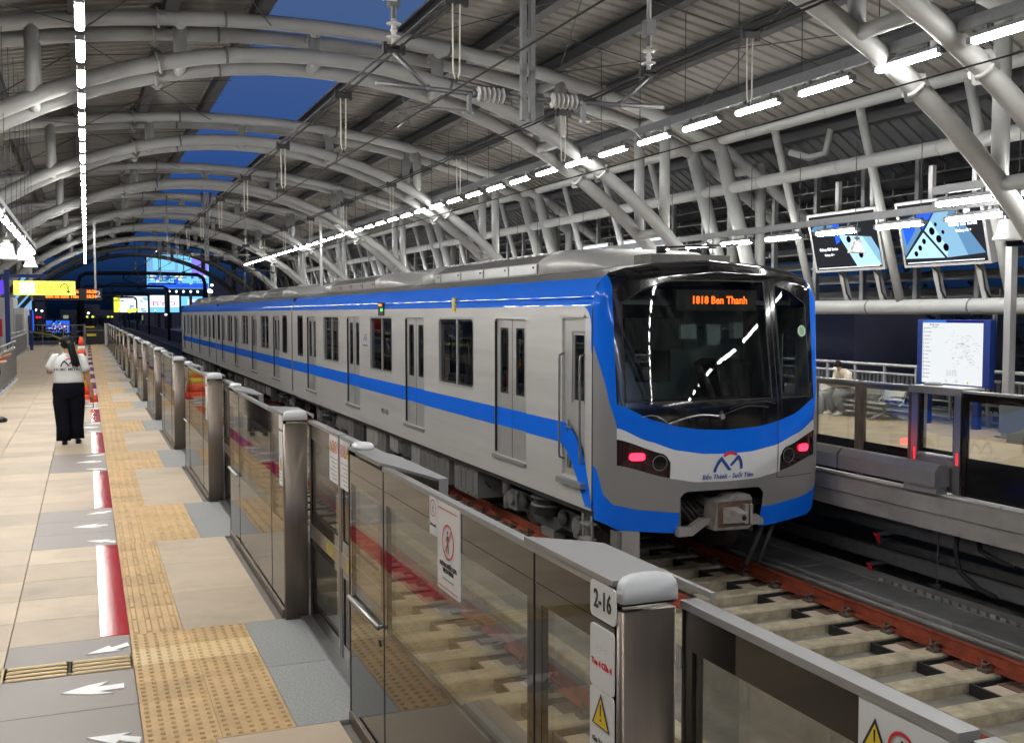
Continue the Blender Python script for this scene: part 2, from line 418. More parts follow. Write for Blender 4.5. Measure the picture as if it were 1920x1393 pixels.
# ------------------------------------------------------------ far platform
fp=MB().box(8.115,16,-18,72,-.172,-.002).build('platform','concrete_fascia'); tag(fp,kind='structure')
MB().box(8.15,16,-18,72,-.36,-.184).build('platform_edge','concrete_fascia',fp)
MB().box(9.3,16,-18,72,-2.2,-.364).build('support_wall','concrete_dark',fp)
cnt=0; proto=None
for iy in range(0,44):
    for ix in range(0,9):
        x=8.5+ix*.65; y=3.5+iy*.6
        if x+.65>14.0: continue
        if proto is None: proto=tile_mesh('floor_tile',.65,.6,'tile_beige').build('floor_tile','tile_beige',fp); proto.location=(x,y,.02); cnt+=1
        elif cnt<290 and y<24: inst(proto,fp,(x,y,.02),'floor_tile'); cnt+=1
ft=MB()
ft.box(8.5,14,24.6,71.5,-.001,.018).box(8.5,14,-17.8,3.48,-.001,.018); ft.build('floor_surface','tile_beige',fp)
# ------------------------------------------------------------ track bed
tb=MB()
tb.box(-60,60,70.05,600,-2.6,-1.62)             # viaduct deck beyond the station
tb.box(1.3,9.3,-18,600,-1.60,-1.52)
tb.box(1.52,4.05,-18,600,-1.518,-1.30).box(5.25,7.55,-18,600,-1.518,-1.30)
tb=tb.build('track_bed','track_floor'); tag(tb,kind='structure')
for (x0,x1) in ((3.88,4.05),(5.25,5.42)):
    b=MB()
    for i in range(70):
        y=-5+i*1.5
        b.box(x0,x1,y,y+1.49,-1.298,-1.14,.012)
    b.build('kerb_beam','concrete_light',tb)
dn=MB()
for i in range(60): dn.prism([(2.0+i*1.1-.03,-1.50),(2.0+i*1.1+.03,-1.50),(2.0+i*1.1+.03,-1.33),(2.0+i*1.1,-1.30),(2.0+i*1.1-.03,-1.33)],'x',5.236,5.25)
dn.build('drain_slots','concrete_dark',tb)['kind']='stuff'
# walkway slabs
wk=MB().box(7.60,8.42,-6,70,-1.5,-1.13).build('walkway','concrete_dark'); tag(wk,kind='structure')
sp=MB().box(0,.46,0,.79,0,.05,.012).build('paving_slab','concrete_slab',wk); sp.location=(7.66,2,-1.12)
for i in range(1,30): inst(sp,wk,(7.66,2+i*.8,-1.12+random.uniform(-.004,.004)),'paving_slab')
for x in (8.14,):
    b=MB()
    for i in range(60): b.box(x,x+.02,2+i*.12,2+i*.12+.07,-1.07,-1.03)
    b.box(8.13,8.42,0,40,-1.128,-1.071).build('cable_duct','concrete_dark',wk)
def make_track(xc,label,slp_y0,slp_y1,gaps):
    t=thing('railway_track',label,'railway track',(xc,0,-1.3))
    for s in (-1,1):
        x=xc+s*.745
        prof=[(-.07,0),(.07,0),(.07,.012),(.012,.035),(.012,.115),(.036,.13),(.036,.155),(-.036,.155),(-.036,.13),(-.012,.115),(-.012,.035),(-.07,.012)]
        MB().prism([(x+a,-1.18+b) for a,b in prof],'y',-16,500).build('rail','rail_paint',t)
        MB().box(x-.03,x+.03,-16,500,-1.0248,-1.021).build('rail_head','rail_top',t)
    sl=None; cl=None; bk=None; n=int((slp_y1-slp_y0)/.6)
    for i in range(n):
        y=slp_y0+i*.6
        if sl is None:
            sl=MB().box(xc-1.15,xc+.86,y-.01,y+.215,-1.31,-1.19,.015).build('sleeper','concrete_light',t)
            cls=[]
            for s in (-1,1):
                x=xc+s*.745
                for d in (-1,1):
                    xx=x+d*.1; cl=MB()
                    cl.box(xx-.045,xx+.045,y+.04,y+.15,-1.19,-1.155,.008)
                    cl.tube([(x+d*.03,y+.06,-1.15),(xx,y+.055,-1.10),(xx+d*.04,y+.095,-1.14),(xx,y+.135,-1.10),(x+d*.03,y+.13,-1.15)],.010,6)
                    cl.tube([(xx+d*.02,y+.095,-1.16),(xx+d*.02,y+.095,-1.125)],.014,6)
                    cls.append(cl.build('rail_clip','wheel_steel',t))
            bk=MB().box(xc+.36,xc+.84,y+.25,y+.50,-1.31,-1.225,.015).build('support_block','concrete_block',t)
            pd=MB().box(xc+.32,xc+.345,y+.22,y+.56,-1.31,-1.205).box(xc+.347,xc+.90,y+.535,y+.56,-1.31,-1.205).build('rubber_pad','black_rubber',t)
            pk=MB().box(xc+.56,xc+.72,y+.255,y+.495,-1.224,-1.219).build('pad_plate','coupler_rust',t)
        else:
            d=(0,i*.6,0)
            inst(sl,t,d,'sleeper'); [inst(c_,t,d,'rail_clip') for c_ in cls]
            if i<gaps: inst(bk,t,d,'support_block'); inst(pd,t,d,'rubber_pad'); inst(pk,t,d,'pad_plate')
    return t
make_track(6.5,'railway track under the blue and silver train, with rusty red rails on pale sleepers',2.4,44,30)
make_track(2.83,'empty railway track right behind the glass gates of the near platform',2.2,60,36)
# cable trays under the far platform edge
for z,h,lab in ((-.60,.12,'upper grey cable tray with red end flags under the far platform edge'),(-.97,.13,'lower grey cable tray with red end flags under the far platform edge')):
    t=thing('cable_tray',lab,'cable tray',(8.5,10,z),'cable trays under the far platform')
    MB().box(8.50,8.53,-4,60,z,z+h).box(8.53,8.95,-4,60,z,z+.02).box(8.50,8.56,-4,60,z+h,z+h+.015).build('tray','galv',t)
    for i in range(12):
        y=3.6+i*2.9+ (0 if h<.125 else .12)
        MB().prism([(y,z-.02),(y+.10,z-.02),(y,z-.13)],'x',8.36,8.372).build('flag','print_red',t)
        MB().box(8.372,8.9,y,y+.04,z-.04,z-.002).build('bracket','galv',t)
    MB().tube([(8.7,-4,z+.06),(8.72,60,z+.06)],.035,6).tube([(8.8,-4,z+.055),(8.8,60,z+.055)],.03,6).build('cable','black_rubber',t)
cb=MB().tube([(8.42,8.3,-.36),(8.40,8.3,-.6),(8.41,8.25,-.8),(8.46,8.05,-.93),(8.5,7.85,-.98)],.028,8).tube([(8.44,8.05,-.36),(8.42,8.0,-.52),(8.47,7.8,-.6),(8.52,7.65,-.62)],.028,8).build('hanging_cable','black_rubber')
tag(cb,'pair of black cables drooping from the far platform edge into the cable trays','cable')
tag(MB().box(8.40,8.412,8.55,8.562,-1.05,-.36).box(8.38,8.43,8.53,8.58,-.72,-.69).box(8.38,8.43,8.53,8.58,-1.03,-1.0).build('hanger_rod','galv'),'thin metal hanger rod beside the drooping black cables','hanger rod')
# ------------------------------------------------------------ roof structure
CX=4.1
def Lz(x): return -4.2+math.sqrt(max(0,10.8**2-(x-CX+.15)**2))
def Uz(x): return 7.15-26+math.sqrt(26**2-(x-CX+.4)**2)
def Rz(x):
    d=abs(x-CX-.35); return 7.60-27+math.sqrt(27**2-d*d)-(0 if d<8.7 else (d-8.7)*.28)
XT=12.75; XB=13.8   # wall plane, top and bottom
MIR=lambda x: 2*CX-x
def wallx(z): return XT+(5.6-z)*(XB-XT)/3.6
FR=[10.1+9.9*k for k in range(-1,9)]; FRB=[-9.7,-19.6]
def collar(b,p,d,r):
    a=Vector(p); d=Vector(d).normalized(); b.tube([a-d*.02,a+d*.02],r,10)
def make_frame(k,Y):
    t=thing('arch_frame',f'{ordn(max(0,k-1))} double tubular steel arch frame of the station roof, counted from the camera','arch frame',(CX,Y,0),'tubular arch frames of the station roof')
    seg=22
    for s in (-1,1):
        y=Y+s*.55
        xl=[-5.85+ (13.75+5.85)*i/30 for i in range(31)]
        MB().tube([(x,y,Lz(x)) for x in xl],.136,12).build('lower_chord','tube_paint',t)
        xu=[MIR(XT+2.9)+(2*(XT+2.9-CX))*i/26 for i in range(27)]
        MB().tube([(x,y,Uz(x)-(max(0,abs(x-CX)-8.6))*.22) for x in xu],.132,12).build('upper_chord','tube_paint',t)
        for sx in (1,-1):
            f=(lambda x:x) if sx>0 else MIR
            MB().tube([(f(XT),y,5.55),(f(wallx(2)),y,2.0),(f(wallx(0)),y,0)],.158,12).build('column','tube_paint',t)
            fl=MB(); p=(f(wallx(3.6)),y,3.6)
            fl.tube([(p[0],y,3.57),(p[0],y,3.63)],.27,12)
            for q in range(8):
                a=q*math.pi/4; cx_,cy_=math.cos(a),math.sin(a)
                fl.tube([(p[0]+cx_*.16,y+cy_*.16,3.45),(p[0]+cx_*.25,y+cy_*.25,3.57)],.012,4).tube([(p[0]+cx_*.16,y+cy_*.16,3.75),(p[0]+cx_*.25,y+cy_*.25,3.63)],.012,4)
            fl.build('flange','tube_paint',t)
        for x in (MIR(10.4),1.25,9.9 ):
            for F,r in ((Lz,.19),(Uz,.185)):
                rg=MB()
                d=Vector((1,0,(F(x+.1)-F(x-.1))/.2)); collar(rg,(x,y,F(x)),d,r)
                nrm=Vector((-d.z,0,1)).normalized(); dd=d.normalized()
                for sy in (-1,1):
                    for ss in (-1,1):
                        c=Vector((x,y,F(x)))+nrm*(.16*ss)
                        rg.add([c-dd*.12,c+dd*.12,c+nrm*(.10*ss)+dd*.02,c+nrm*(.10*ss)-dd*.02],[(0,1,2,3)])
                        c=Vector((x,y+sy*.16,F(x))); q=Vector((0,sy,0))
                        rg.add([c-dd*.12,c+dd*.12,c+q*.09+dd*.02,c+q*.09-dd*.02],[(0,1,2,3)])
                rg.build('joint_flange','tube_paint',t,fix=False)
        for x in (2.4,6.6):
            for F,r in ((Lz,.157),(Uz,.152)):
                r2=MB()
                d=Vector((1,0,(F(x+.1)-F(x-.1))/.2)); collar(r2,(x,y,F(x)),d,r)
                r2.build('joint_ring','tube_ring',t)
    for i in range(9):
        x=CX+(i-4)*2.43-.0
        for F in (Lz,Uz): MB().tube([(x,Y-.55,F(x)),(x,Y+.55,F(x))],.10,10).build('cross_link','tube_paint',t)
        if abs(x-CX)<3: MB().tube([(x,Y,Lz(x)),(x,Y,Uz(x))],.12,12).build('strut','tube_paint',t)
        else:
            for s in (-1,1): MB().tube([(x,Y+s*.55,Lz(x)),(x,Y+s*.55,Uz(x))],.115,12).build('strut','tube_paint',t)
    return t
frames=[]
base=make_frame(0,FR[0])
for k in range(1,len(FR)): dup(base,(0,FR[k]-FR[0],0),f'{ordn(k-1)} double tubular steel arch frame of the station roof, counted away from the camera')
for y,w_ in zip(FRB,('just','farther')): dup(base,(0,y-FR[0],0),f'double tubular steel arch frame of the station roof, {w_} behind the camera')
base['label']='double tubular steel arch frame standing beside the camera, nearest of all'
# roof sheets + purlins
roof=thing('station_roof','curved grey ribbed metal station roof with a long open strip along its crown','roof',(CX,40,7.3))
PX=[3.04-1.56*i for i in range(9)]; PXR=[5.96+1.56*i for i in range(8)]
Y0,Y1=-20,91
def purl(x):
    z=Rz(x)
    return MB().box(x-.11,x+.11,Y0,Y1,z-.31,z-.28).box(x-.015,x+.015,Y0,Y1,z-.28,z-.045).box(x-.11,x+.11,Y0,Y1,z-.045,z-.02)
for x in PX[:8]+PXR[:8]: purl(x).build('purlin','beam_dark',roof)
def sheet(xa,xb,ya,yb):
    b=MB(); n=max(2,int((yb-ya)/.33)); vs=[]; ys=[]
    for i in range(n):
        y=ya+(yb-ya)*i/n; w=(yb-ya)/n
        ys+=[(y,0),(y+w*.80,0),(y+w*.84,-.045),(y+w*.92,-.045),(y+w*.96,0)]
    ys.append((yb,0))
    for (y,d) in ys: vs+=[(xa,y,Rz(xa)+.0+d+.03),(xb,y,Rz(xb)+d+.03)]
    b.add(vs,[(2*i,2*i+1,2*i+3,2*i+2) for i in range(len(ys)-1)]); return b
for side,xs in ((0,PX),(1,PXR)):
    for a,c in zip(xs,xs[1:]):
        for k in range(12):
            ya=Y0+k*9.25; sheet(a,c,ya,ya+9.21).build('roof_panel','roof_sheet_dark' if (min(a,c)>12.9 or max(a,c)<MIR(12.9)) else 'roof_sheet',roof,fix=False)  # outer roof bays on both sides get a much darker sheet colour
for x in (2.93,6.07):
    MB().box(x-.02,x+.02,Y0,Y1,Rz(x)-.02,Rz(x)+.22).build('skylight_kerb','roof_sheet',roof)
# bracing rods and hangers
rb=MB()
allx=sorted(PX[:8])+PXR[:7]
for k in range(len(FR)-1):
    ya=FR[k]+.6; yb=FR[k+1]-.6; ym=(ya+yb)/2
    for xa,xb in ((-4.6,0.1),(.1,3.2),(5.75,8.9),(8.9,12.0)):
        za,zb=Rz(xa)-.5,Rz(xb)-.5
        for a,c in ((ya,yb),(yb,ya)): rb.tube([(xa,a,za),(xb,c,zb)],.012,4,cap=False)
    for y in (ya+1.6,ym,yb-1.6):
        rb.tube([(x,y,Rz(x)-.34) for x in (-6,-3,0,3.2)],.010,4,cap=False); rb.tube([(x,y,Rz(x)-.34) for x in (5.75,8,10.5,13)],.010,4,cap=False)
rb.build('bracing_rod','rod',roof)['kind']='stuff'
# longitudinal pipes, struts, louvres: right wall and its mirror image on the left
def wall(side):
    f=(lambda x:x) if side>0 else MIR
    nm='right' if side>0 else 'left'
    w=thing('side_screen',f'open side wall of white pipes and grey louvre slats on the {nm} of the station','side wall',(f(13.4),40,0))
    for z,r in ((5.62,.115),(4.62,.125),(2.02,.14)):
        x=f(wallx(z)); MB().tube([(x,-4,z),(x,91,z)],r,12).build('pipe','tube_paint',w)
        rg=MB().tube([(x,1.0,z),(x,1.03,z)],r+.012,10).build('pipe_ring','tube_ring' if z<3 else 'tube_paint',w)
        for i in range(1,36): inst(rg,w,(0,i*2.475,0),'pipe_ring')
    st=None
    for k in range(-1,9):
        for q in (1,2,3):
            y=10.1+9.9*k+q*2.475
            if y>90: continue
            if st is None: st=MB().tube([(f(wallx(5.6)),y,5.6),(f(wallx(2)),y,2.0)],.082,10).build('strut','tube_paint',w); y00=y
            else: inst(st,w,(0,y-y00,0),'strut')
    fm=None
    for i in range(56):
        y=5+i*1.45
        if fm is None: fm=MB().box(f(14.28)-.05,f(14.28)+.05,y,y+.10,2.1,4.9).build('frame_post','galv',w)
        else: inst(fm,w,(0,i*1.45,0),'frame_post')
    sl=None
    for i in range(9):
        z=2.22+i*.33
        xa=f(14.75+i*.02); xb=f(15.05+i*.02)
        for k in range(5):
            ya=-2+k*18.6
            if sl is None: sl=MB().prism([(xa,z),(xb,z+.14),(xb,z+.16),(xa,z+.02)],'y',ya,ya+18.5).build('louvre_slat','louvre',w); z00=z;ya00=ya;xs0=xa
            else: inst(sl,w,(xa-xs0,ya-ya00,z-z00),'louvre_slat')
    cl=MB(); 
    for i in range(66):
        for q in range(9):
            z=2.22+q*.33; y=3+i*1.32
            cl.box(f(14.6)-.01,f(14.6)+.01,y,y+.03,z-.02,z+.10)
    for q in range(9): cl.tube([(f(14.62),-2,2.2+q*.33),(f(14.62),90,2.2+q*.33)],.018,6)
    cl.build('slat_rail','galv',w)['kind']='stuff'
    return w
wall(1); wall(-1)
# gutter pipe stubs on the right wall
gp=MB().tube([(13.05,17.4,5.1),(13.2,17.0,4.95),(13.35,16.7,5.0),(13.4,16.6,5.45)],.07,8).build('downpipe','tube_paint'); tag(gp,'short bent white drain pipe above the ad screens','drain pipe')
# ------------------------------------------------------------ lamps
def lamp_proto(label):
    t=thing('strip_lamp',label,'lamp',(0,0,0))
    h=MB(); n=10
    h.box(-.046,.046,-.01,1.11,.030,.046)
    def rr(y,rx,rz,cz): return [(rx*math.cos(2*math.pi*k/n),y,cz+rz*math.sin(2*math.pi*k/n)) for k in range(n)]
    h.box(-.035,.035,.04,1.06,.045,.085,.01); h.box(-.02,.02,.2,.24,.085,.14).box(-.02,.02,.86,.9,.085,.14)
    h.box(-.045,.045,-.03,.035,-.03,.045,.012).box(-.045,.045,1.065,1.13,-.03,.045,.012)
    h.build('housing','galv',t)
    d=MB().rings([rr(.036,.022,.018,-.004),rr(.05,.046,.034,-.012),rr(1.05,.046,.034,-.012),rr(1.064,.022,.018,-.004)])
    d.build('diffuser','lamp',t)
    return t
def lamp_row(x,z,starts,rowname,group,proto,rot=0):
    for i,y in enumerate(starts):
        lab=f'{ordn(i)} lamp from the near end of the {rowname}'
        if i==0 and proto.get('free',1):
            o=proto; o['free']=0; o.location=(x,y,z); o['label']=lab
        else: o=dup(proto,Vector((x,y,z))-Vector(proto.location),lab)
        o['group']=group
LP=lamp_proto('x')
rowL=[11.47+1.55*i for i in range(-16,38)]
rowR=[9.69+1.55*i for i in range(-16,38)]
lamp_row(0,5.02,rowL,'row above the near platform','lamps above the near platform',LP)
lamp_row(9.4,4.99,rowR,'row beside the train','lamps beside the train',LP)
row2=[10.03+1.57*i for i in range(1,38)]
lamp_row(12.5,3.36,row2,'low row above the far platform','lamps above the far platform',LP)
lamp_row(-1.2,3.42,[6+1.55*i for i in range(15)],'low row at the left','lamps over the left edge',LP)
lamp_row(11.75,3.52,[-12.2+1.55*i for i in range(16)],'short row right of the ad screens','lamps right of the ad screens',LP)
for o in [o for o in S.objects if 'free' in o.keys()]: del o['free']
def trunk(x,z,y0,y1,lab,off=.0,h=.06,hang=None):
    t=thing('lamp_rail',lab,'lamp rail',(x,(y0+y1)/2,z))
    MB().box(x-.04+off,x+.04+off,y0,y1,z+.142,z+.142+h).build('channel','beam_dark' if x==0 else 'galv',t)
    b=MB(); y=y0+.4
    while y<y1:
        if hang: b.tube([(x+off,y,z+.2),(x+off,y,hang(x) if callable(hang) else hang)],.007,4,cap=False)
        y+=1.55
    if hang: b.build('hanger_rods','rod',t)['kind']='stuff'
    e=MB()
    y=y0+1
    while y<y1: e.lathe([(.05,.142),(.05,.07),(.035,.055),(0.01,.05)],(x+off,y,z),n=10); y+=6.2
    e.build('detector','enamel_white',t)['kind']='stuff'
    return t
trunk(0,5.02,-14,70.3,'grey steel rail carrying the long lamp row above the near platform',hang=lambda x:Rz(x)-.1,h=.08)
trunk(9.4,4.99,-16,70.3,'grey steel rail carrying the long lamp row beside the train',hang=lambda x:Rz(x)-.2,h=.14)
trunk(12.5,3.36,11.3,70,'grey steel rail carrying the low lamp row above the far platform',hang=4.9,h=.12)
trunk(-1.2,3.42,5,29.8,'grey steel rail carrying the low lamp row over the left edge',hang=lambda x:Rz(x)-.2,h=.09)
trunk(11.75,3.52,-13,12.2,'short grey steel rail with lamps right of the ad screens',hang=5.2,h=.12)
# ------------------------------------------------------------ platform gates, near side
GX=1.11
def gate(P,label,k):
    t=thing('platform_gate',label,'platform gate',(1.18,P,0),'glass platform gates along the near platform')
    H=1.275
    # post
    b=MB(); r=.009; x0,x1,y0,y1=1.109,1.255,P,P+.03
    def rrect(z,ins=0):
        o=[]
        for cx,cy,a0 in ((x1-r,y0+r,-90),(x1-r,y1-r,0),(x0+r,y1-r,90),(x0+r,y0+r,180)):
            for q in range(4):
                a=rad(a0+q*30); o.append((cx+(r-ins)*math.cos(a),cy+(r-ins)*math.sin(a),z))
        return o
    b.rings([rrect(0),rrect(1.222)]); b.build('post','steel_brown',t)
    MB().rings([rrect(1.235,.003),rrect(1.243,.003)]).build('seal','black_rubber',t)
    c=MB(); rs=[]
    for z,s in ((1.243,1.0),(1.270,1.0),(1.287,.94),(1.298,.80),(1.304,.5),(1.306,.1)):
        cx,cy=(x0+x1)/2,(y0+y1)/2+.01
        rs.append([(cx+(p[0]-cx)*s*1.02,cy+(p[1]-cy)*s*1.3,z) for p in rrect(0)])
    c.rings(rs); c.build('cap','white_plastic',t)
    def panel(ya,yb,name,clear=(.60,1.125),m=.045,x=GX,handle=False,inx=0):
        pn=MB()
        pn.box(x,x+.02,ya,yb,clear[1],H-.02).box(x,x+.02,ya,yb,.05,clear[0]).box(x,x+.02,ya,ya+m,clear[0],clear[1]).box(x,x+.02,yb-m,yb,clear[0],clear[1])
        pn.box(x-.0015,x+.0,ya,yb,1.175,1.1775)
        o=pn.build(name,'frit',t)
        MB().box(x+.001,x+.019,ya+m,yb-m,clear[0],clear[1]).build('glass_pane','glass',o)
        return o
    e=.004
    panel(P+.035,P+.5-e,'side_panel'); pm=panel(P+.5+e,P+2.06-e,'escape_panel'); p2=panel(P+2.06+e,P+2.66,'side_panel')
    MB().tube([(GX-.016,P+2.09,.60),(GX-.016,P+2.62,.60)],.010,8).box(GX-.016,GX,P+2.10,P+2.11,.594,.606).box(GX-.016,GX,P+2.60,P+2.61,.594,.606).build('push_bar','steel_bright',t)
    MB().lathe([(.014,-.004),(.014,0)],(GX-.004,P+2.14,.52),axis='x',n=10).build('lock','steel_bright',t)
    for y,w_ in ((P+.498,.006),(P+2.058,.006),(P+2.655,.017)): MB().box(GX-.002,GX+.03,y,y+w_,.0,H).build('panel_seal','black_rubber',t)
    MB().box(GX-.01,GX+.05,P+.055,P+2.66,0,.05).build('base_rail','steel_brown',t)
    MB().box(GX-.004,GX+.026,P+.055,P+2.06,H-.018,H).build('top_rail','cap_silver',t)
    # cover plates on the track side
    MB().prism([(GX-.006,P+.035),(GX-.006,P+.56),(1.24,P+.44),(1.270,P+.40),(1.270,P-.135),(1.258,P-.135),(1.258,P+.035)],'z',H+.001,H+.013).box(1.2585,1.2695,P-.134,P-.13,H-.010,H+.0).build('cover_plate','cap_silver',t)
    MB().prism([(GX-.006,P+2.66),(GX-.006,P+2.10),(1.135,P+1.98),(1.20,P+1.60),(1.235,P+1.60),(1.235,P+2.25),(1.17,P+2.66)],'z',H+.001,H+.013).box(1.20,1.235,P+1.60,P+1.608,H-.07,H+.001).box(1.229,1.235,P+1.608,P+2.25,H-.05,H+.001).build('cover_plate','cap_silver',t)
    MB().rings([[(1.155+.05*s*math.cos(a)*(1.0),P+2.58+.08*s*math.sin(a),z) for a in [2*math.pi*q/14 for q in range(14)]] for z,s in ((H+.0135,1),(H+.026,.97),(H+.036,.8),(H+.040,.4))]).build('beacon','white_plastic',t)
    # cabinet behind the two side panels (track side), translucent inside: steel frame and drive box
    MB().box(1.19,1.25,P+.10,P+.40,.06,.55).build('drive_cabinet','steel_brown',t)
    MB().prism([(1.30,.16),(1.30,.30),(1.35,.37),(1.46,.37),(1.50,.33),(1.50,.16)],'y',P+.35,P+1.75).build('drive_cover','galv',t)
    # sliding leaves
    for s,(ya,yb) in enumerate(((P+2.69,P+3.52),(P+3.55,P+4.385))):
        X=1.265; lf=MB()
        lf.box(X,X+.03,ya,yb,1.13,1.222).box(X,X+.03,ya,ya+.045,.02,1.13).box(X,X+.03,yb-.045,yb,.02,1.13).box(X,X+.03,ya+.045,yb-.045,.47,.515).box(X,X+.03,ya+.045,yb-.045,.60,.67).box(X,X+.03,ya+.045,yb-.045,.02,.10)
        o=lf.build('door_leaf','frit',t)
        MB().box(X+.006,X+.022,ya+.045,yb-.045,.67,1.13).build('glass_pane','glass',o)
        MB().box(X+.006,X+.022,ya+.045,yb-.045,.10,.47).build('lower_pane','glass',o)
        MB().box(X-.003,X+.033,ya,yb,.515,.60).build('grey_band','steel_bright',o)
        cv=MB()
        ce=yb-.20 if s==0 else ya+.20
        for q in range(3):
            sg=-1 if s==0 else 1; y=ce+sg*(q-1)*.06
            for z0,z1,d in ((.5575,.592,1),(.5575,.523,1)):
                cv.add([(X-.006,y+sg*.03,z0),(X-.006,y+sg*.058,z0),(X-.006,y+sg*.028,z1),(X-.006,y,z1)],[(0,1,2,3)])
        cv.build('chevrons','chevron_yellow',o)
        MB().box(X-.006,X+.04,ya,yb,1.222,1.240).build('leaf_rail','cap_silver',o)
        MB().box(X-.004,X+.034,(yb-.012 if s==0 else ya-.0),(yb+.012 if s==0 else ya+.012),.02,1.222).build('edge_seal','steel_bright',o)
    MB().box(1.2,1.34,P+2.67,P+4.385,0,.02).build('sill','steel_bright',t)
    return t
def plate(t,name,x,ya,yb,za,zb,m='enamel_white',c=.012):
    pts=[]; 
    for cy,cz,a0 in ((yb-c,zb-c,0),(ya+c,zb-c,90),(ya+c,za+c,180),(yb-c,za+c,270)):
        for q in range(4):
            a=rad(a0+q*30); pts.append((cy+c*math.cos(a),cz+c*math.sin(a)))
    return MB().prism(pts,'x',x-.004,x).build(name,m,t)
RX=(math.pi/2,0,-math.pi/2)   # text on a plane facing -X
def ring2(b,x,cy,cz,r,w,sy=1,n=24):
    for i in range(n):
        a,c=2*math.pi*i/n,2*math.pi*(i+1)/n
        b.quad((x,cy+r*math.cos(a)*sy,cz+r*math.sin(a)),(x,cy+r*math.cos(c)*sy,cz+r*math.sin(c)),(x,cy+(r-w)*math.cos(c)*sy,cz+(r-w)*math.sin(c)),(x,cy+(r-w)*math.cos(a)*sy,cz+(r-w)*math.sin(a)))
def slash(b,x,cy,cz,r,w):
    a=rad(50); d=(math.cos(a)*r,math.sin(a)*r); n=(-math.sin(a)*w/2,math.cos(a)*w/2)
    b.quad((x,cy-d[0]-n[0],cz+d[1]-n[1]*-1),(x,cy-d[0]+n[0],cz+d[1]+n[1]*-1),(x,cy+d[0]+n[0],cz-d[1]+n[1]*-1),(x,cy+d[0]-n[0],cz-d[1]-n[1]*-1))
def tri(b,x,cy,cz,s):
    b.add([(x,cy-s,cz-s*.8),(x,cy+s,cz-s*.8),(x,cy,cz+s)],[(0,1,2)])
def man_icon(b,x,cy,cz,s):
    n=10; b.add([(x,cy+.13*s*math.cos(2*math.pi*i/n),cz+.62*s+.13*s*math.sin(2*math.pi*i/n)) for i in range(n)],[tuple(range(n))])
    for p in ([(-.13,.42),(.13,.42),(.12,-.1),(-.12,-.1)],[(-.12,-.1),(.0,-.1),(-.13,-.75),(-.25,-.75)],[(0,-.1),(.12,-.1),(.30,-.72),(.18,-.75)],[(-.13,.42),(-.10,.30),(-.33,-.02),(-.38,.06)],[(.13,.42),(.10,.30),(.33,.0),(.40,.08)]):
        b.add([(x,cy-q[0]*s,cz+q[1]*s) for q in p],[(0,1,2,3)])
def warn_tri(t,x,cy,cz,s,name='warning_triangle'):
    b=MB(); tri(b.mi(0),x-.0008,cy,cz,s); tri(b.mi(1),x-.0014,cy,cz-.004,s*.80)
    b.mi(0).quad((x-.002,cy-s*.07,cz+s*.42),(x-.002,cy+s*.07,cz+s*.42),(x-.002,cy+s*.05,cz-s*.2),(x-.002,cy-s*.05,cz-s*.2))
    n=8; b.add([(x-.002,cy+.08*s*math.cos(2*math.pi*i/n),cz-s*.40+.08*s*math.sin(2*math.pi*i/n)) for i in range(n)],[tuple(range(n))])
    return b.build(name,['print_black','print_yellow'],t,fix=False)
def signs(t,P,near):
    # number sign, carriage sign and warning sign on the first side panel
    x=GX-.001
    s=plate(t,'number_sign',x,P+.022,P+.150,1.183,1.270,c=.014)
    if near: text('number_text','2-16',.062,'print_black',s,(x-.0045,P+.086,1.2265),RX,sx=.80,bold=.001)
    s=plate(t,'door_sign',x,P+.030,P+.150,1.016,1.165)
    if near:
        text('braille',': · :  · :',.02,'print_grey',s,(x-.0045,P+.09,1.115),RX)
        text('sign_text','Toa 4 Cửa 4',.020,'print_red',s,(x-.0045,P+.09,1.075),RX,bold=.0006)
    s=plate(t,'warning_sign',x,P+.030,P+.150,.83,1.013)
    warn_tri(s,x-.0045,P+.09,.962,.046)
    if near: text('sign_text','Chú Ý khe hở\nkhi lên tàu',.016,'print_black',s,(x-.0045,P+.09,.880),RX)
    else:
        b=MB()
        for q in range(3): b.quad((x-.005,P+.05,.90-q*.02),(x-.005,P+.13,.90-q*.02),(x-.005,P+.13,.906-q*.02),(x-.005,P+.05,.906-q*.02))
        b.build('sign_lines','print_grey',s,fix=False)
def nocross_sign(t,ya,yb,za,zb):
    x=GX-.001; s=plate(t,'no_crossing_sign',x,ya,yb,za,zb,c=.004); cy=(ya+yb)/2; h=zb-za
    b=MB(); ring2(b,x-.0055,cy,zb-h*.42,h*.20,h*.022,sy=1.0)
    b.build('prohibition_ring','print_red',s,fix=False)
    b=MB(); man_icon(b,x-.0050,cy+.004,zb-h*.42,h*.17); b.build('walking_figure','print_black',s,fix=False)
    b=MB(); slash(b,x-.0060,cy,zb-h*.42,h*.19,h*.02); b.build('slash','print_red',s,fix=False)
    for z in (zb-.022,za+.012): b=MB().quad((x-.005,ya+.018,z),(x-.005,yb-.012,z),(x-.005,yb-.012,z+.003),(x-.005,ya+.018,z+.003)); b.build('border_line','print_red',s,fix=False)
    text('sign_text','KHÔNG BƯỚC QUA\nVẠCH VÀNG',.019,'print_black',s,(x-.0050,cy,za+.082),RX,bold=.0006)
    text('sign_text','DO NOT CROSS YELLOW LINE',.0085,'print_grey',s,(x-.0050,cy,za+.045),RX)
    return s
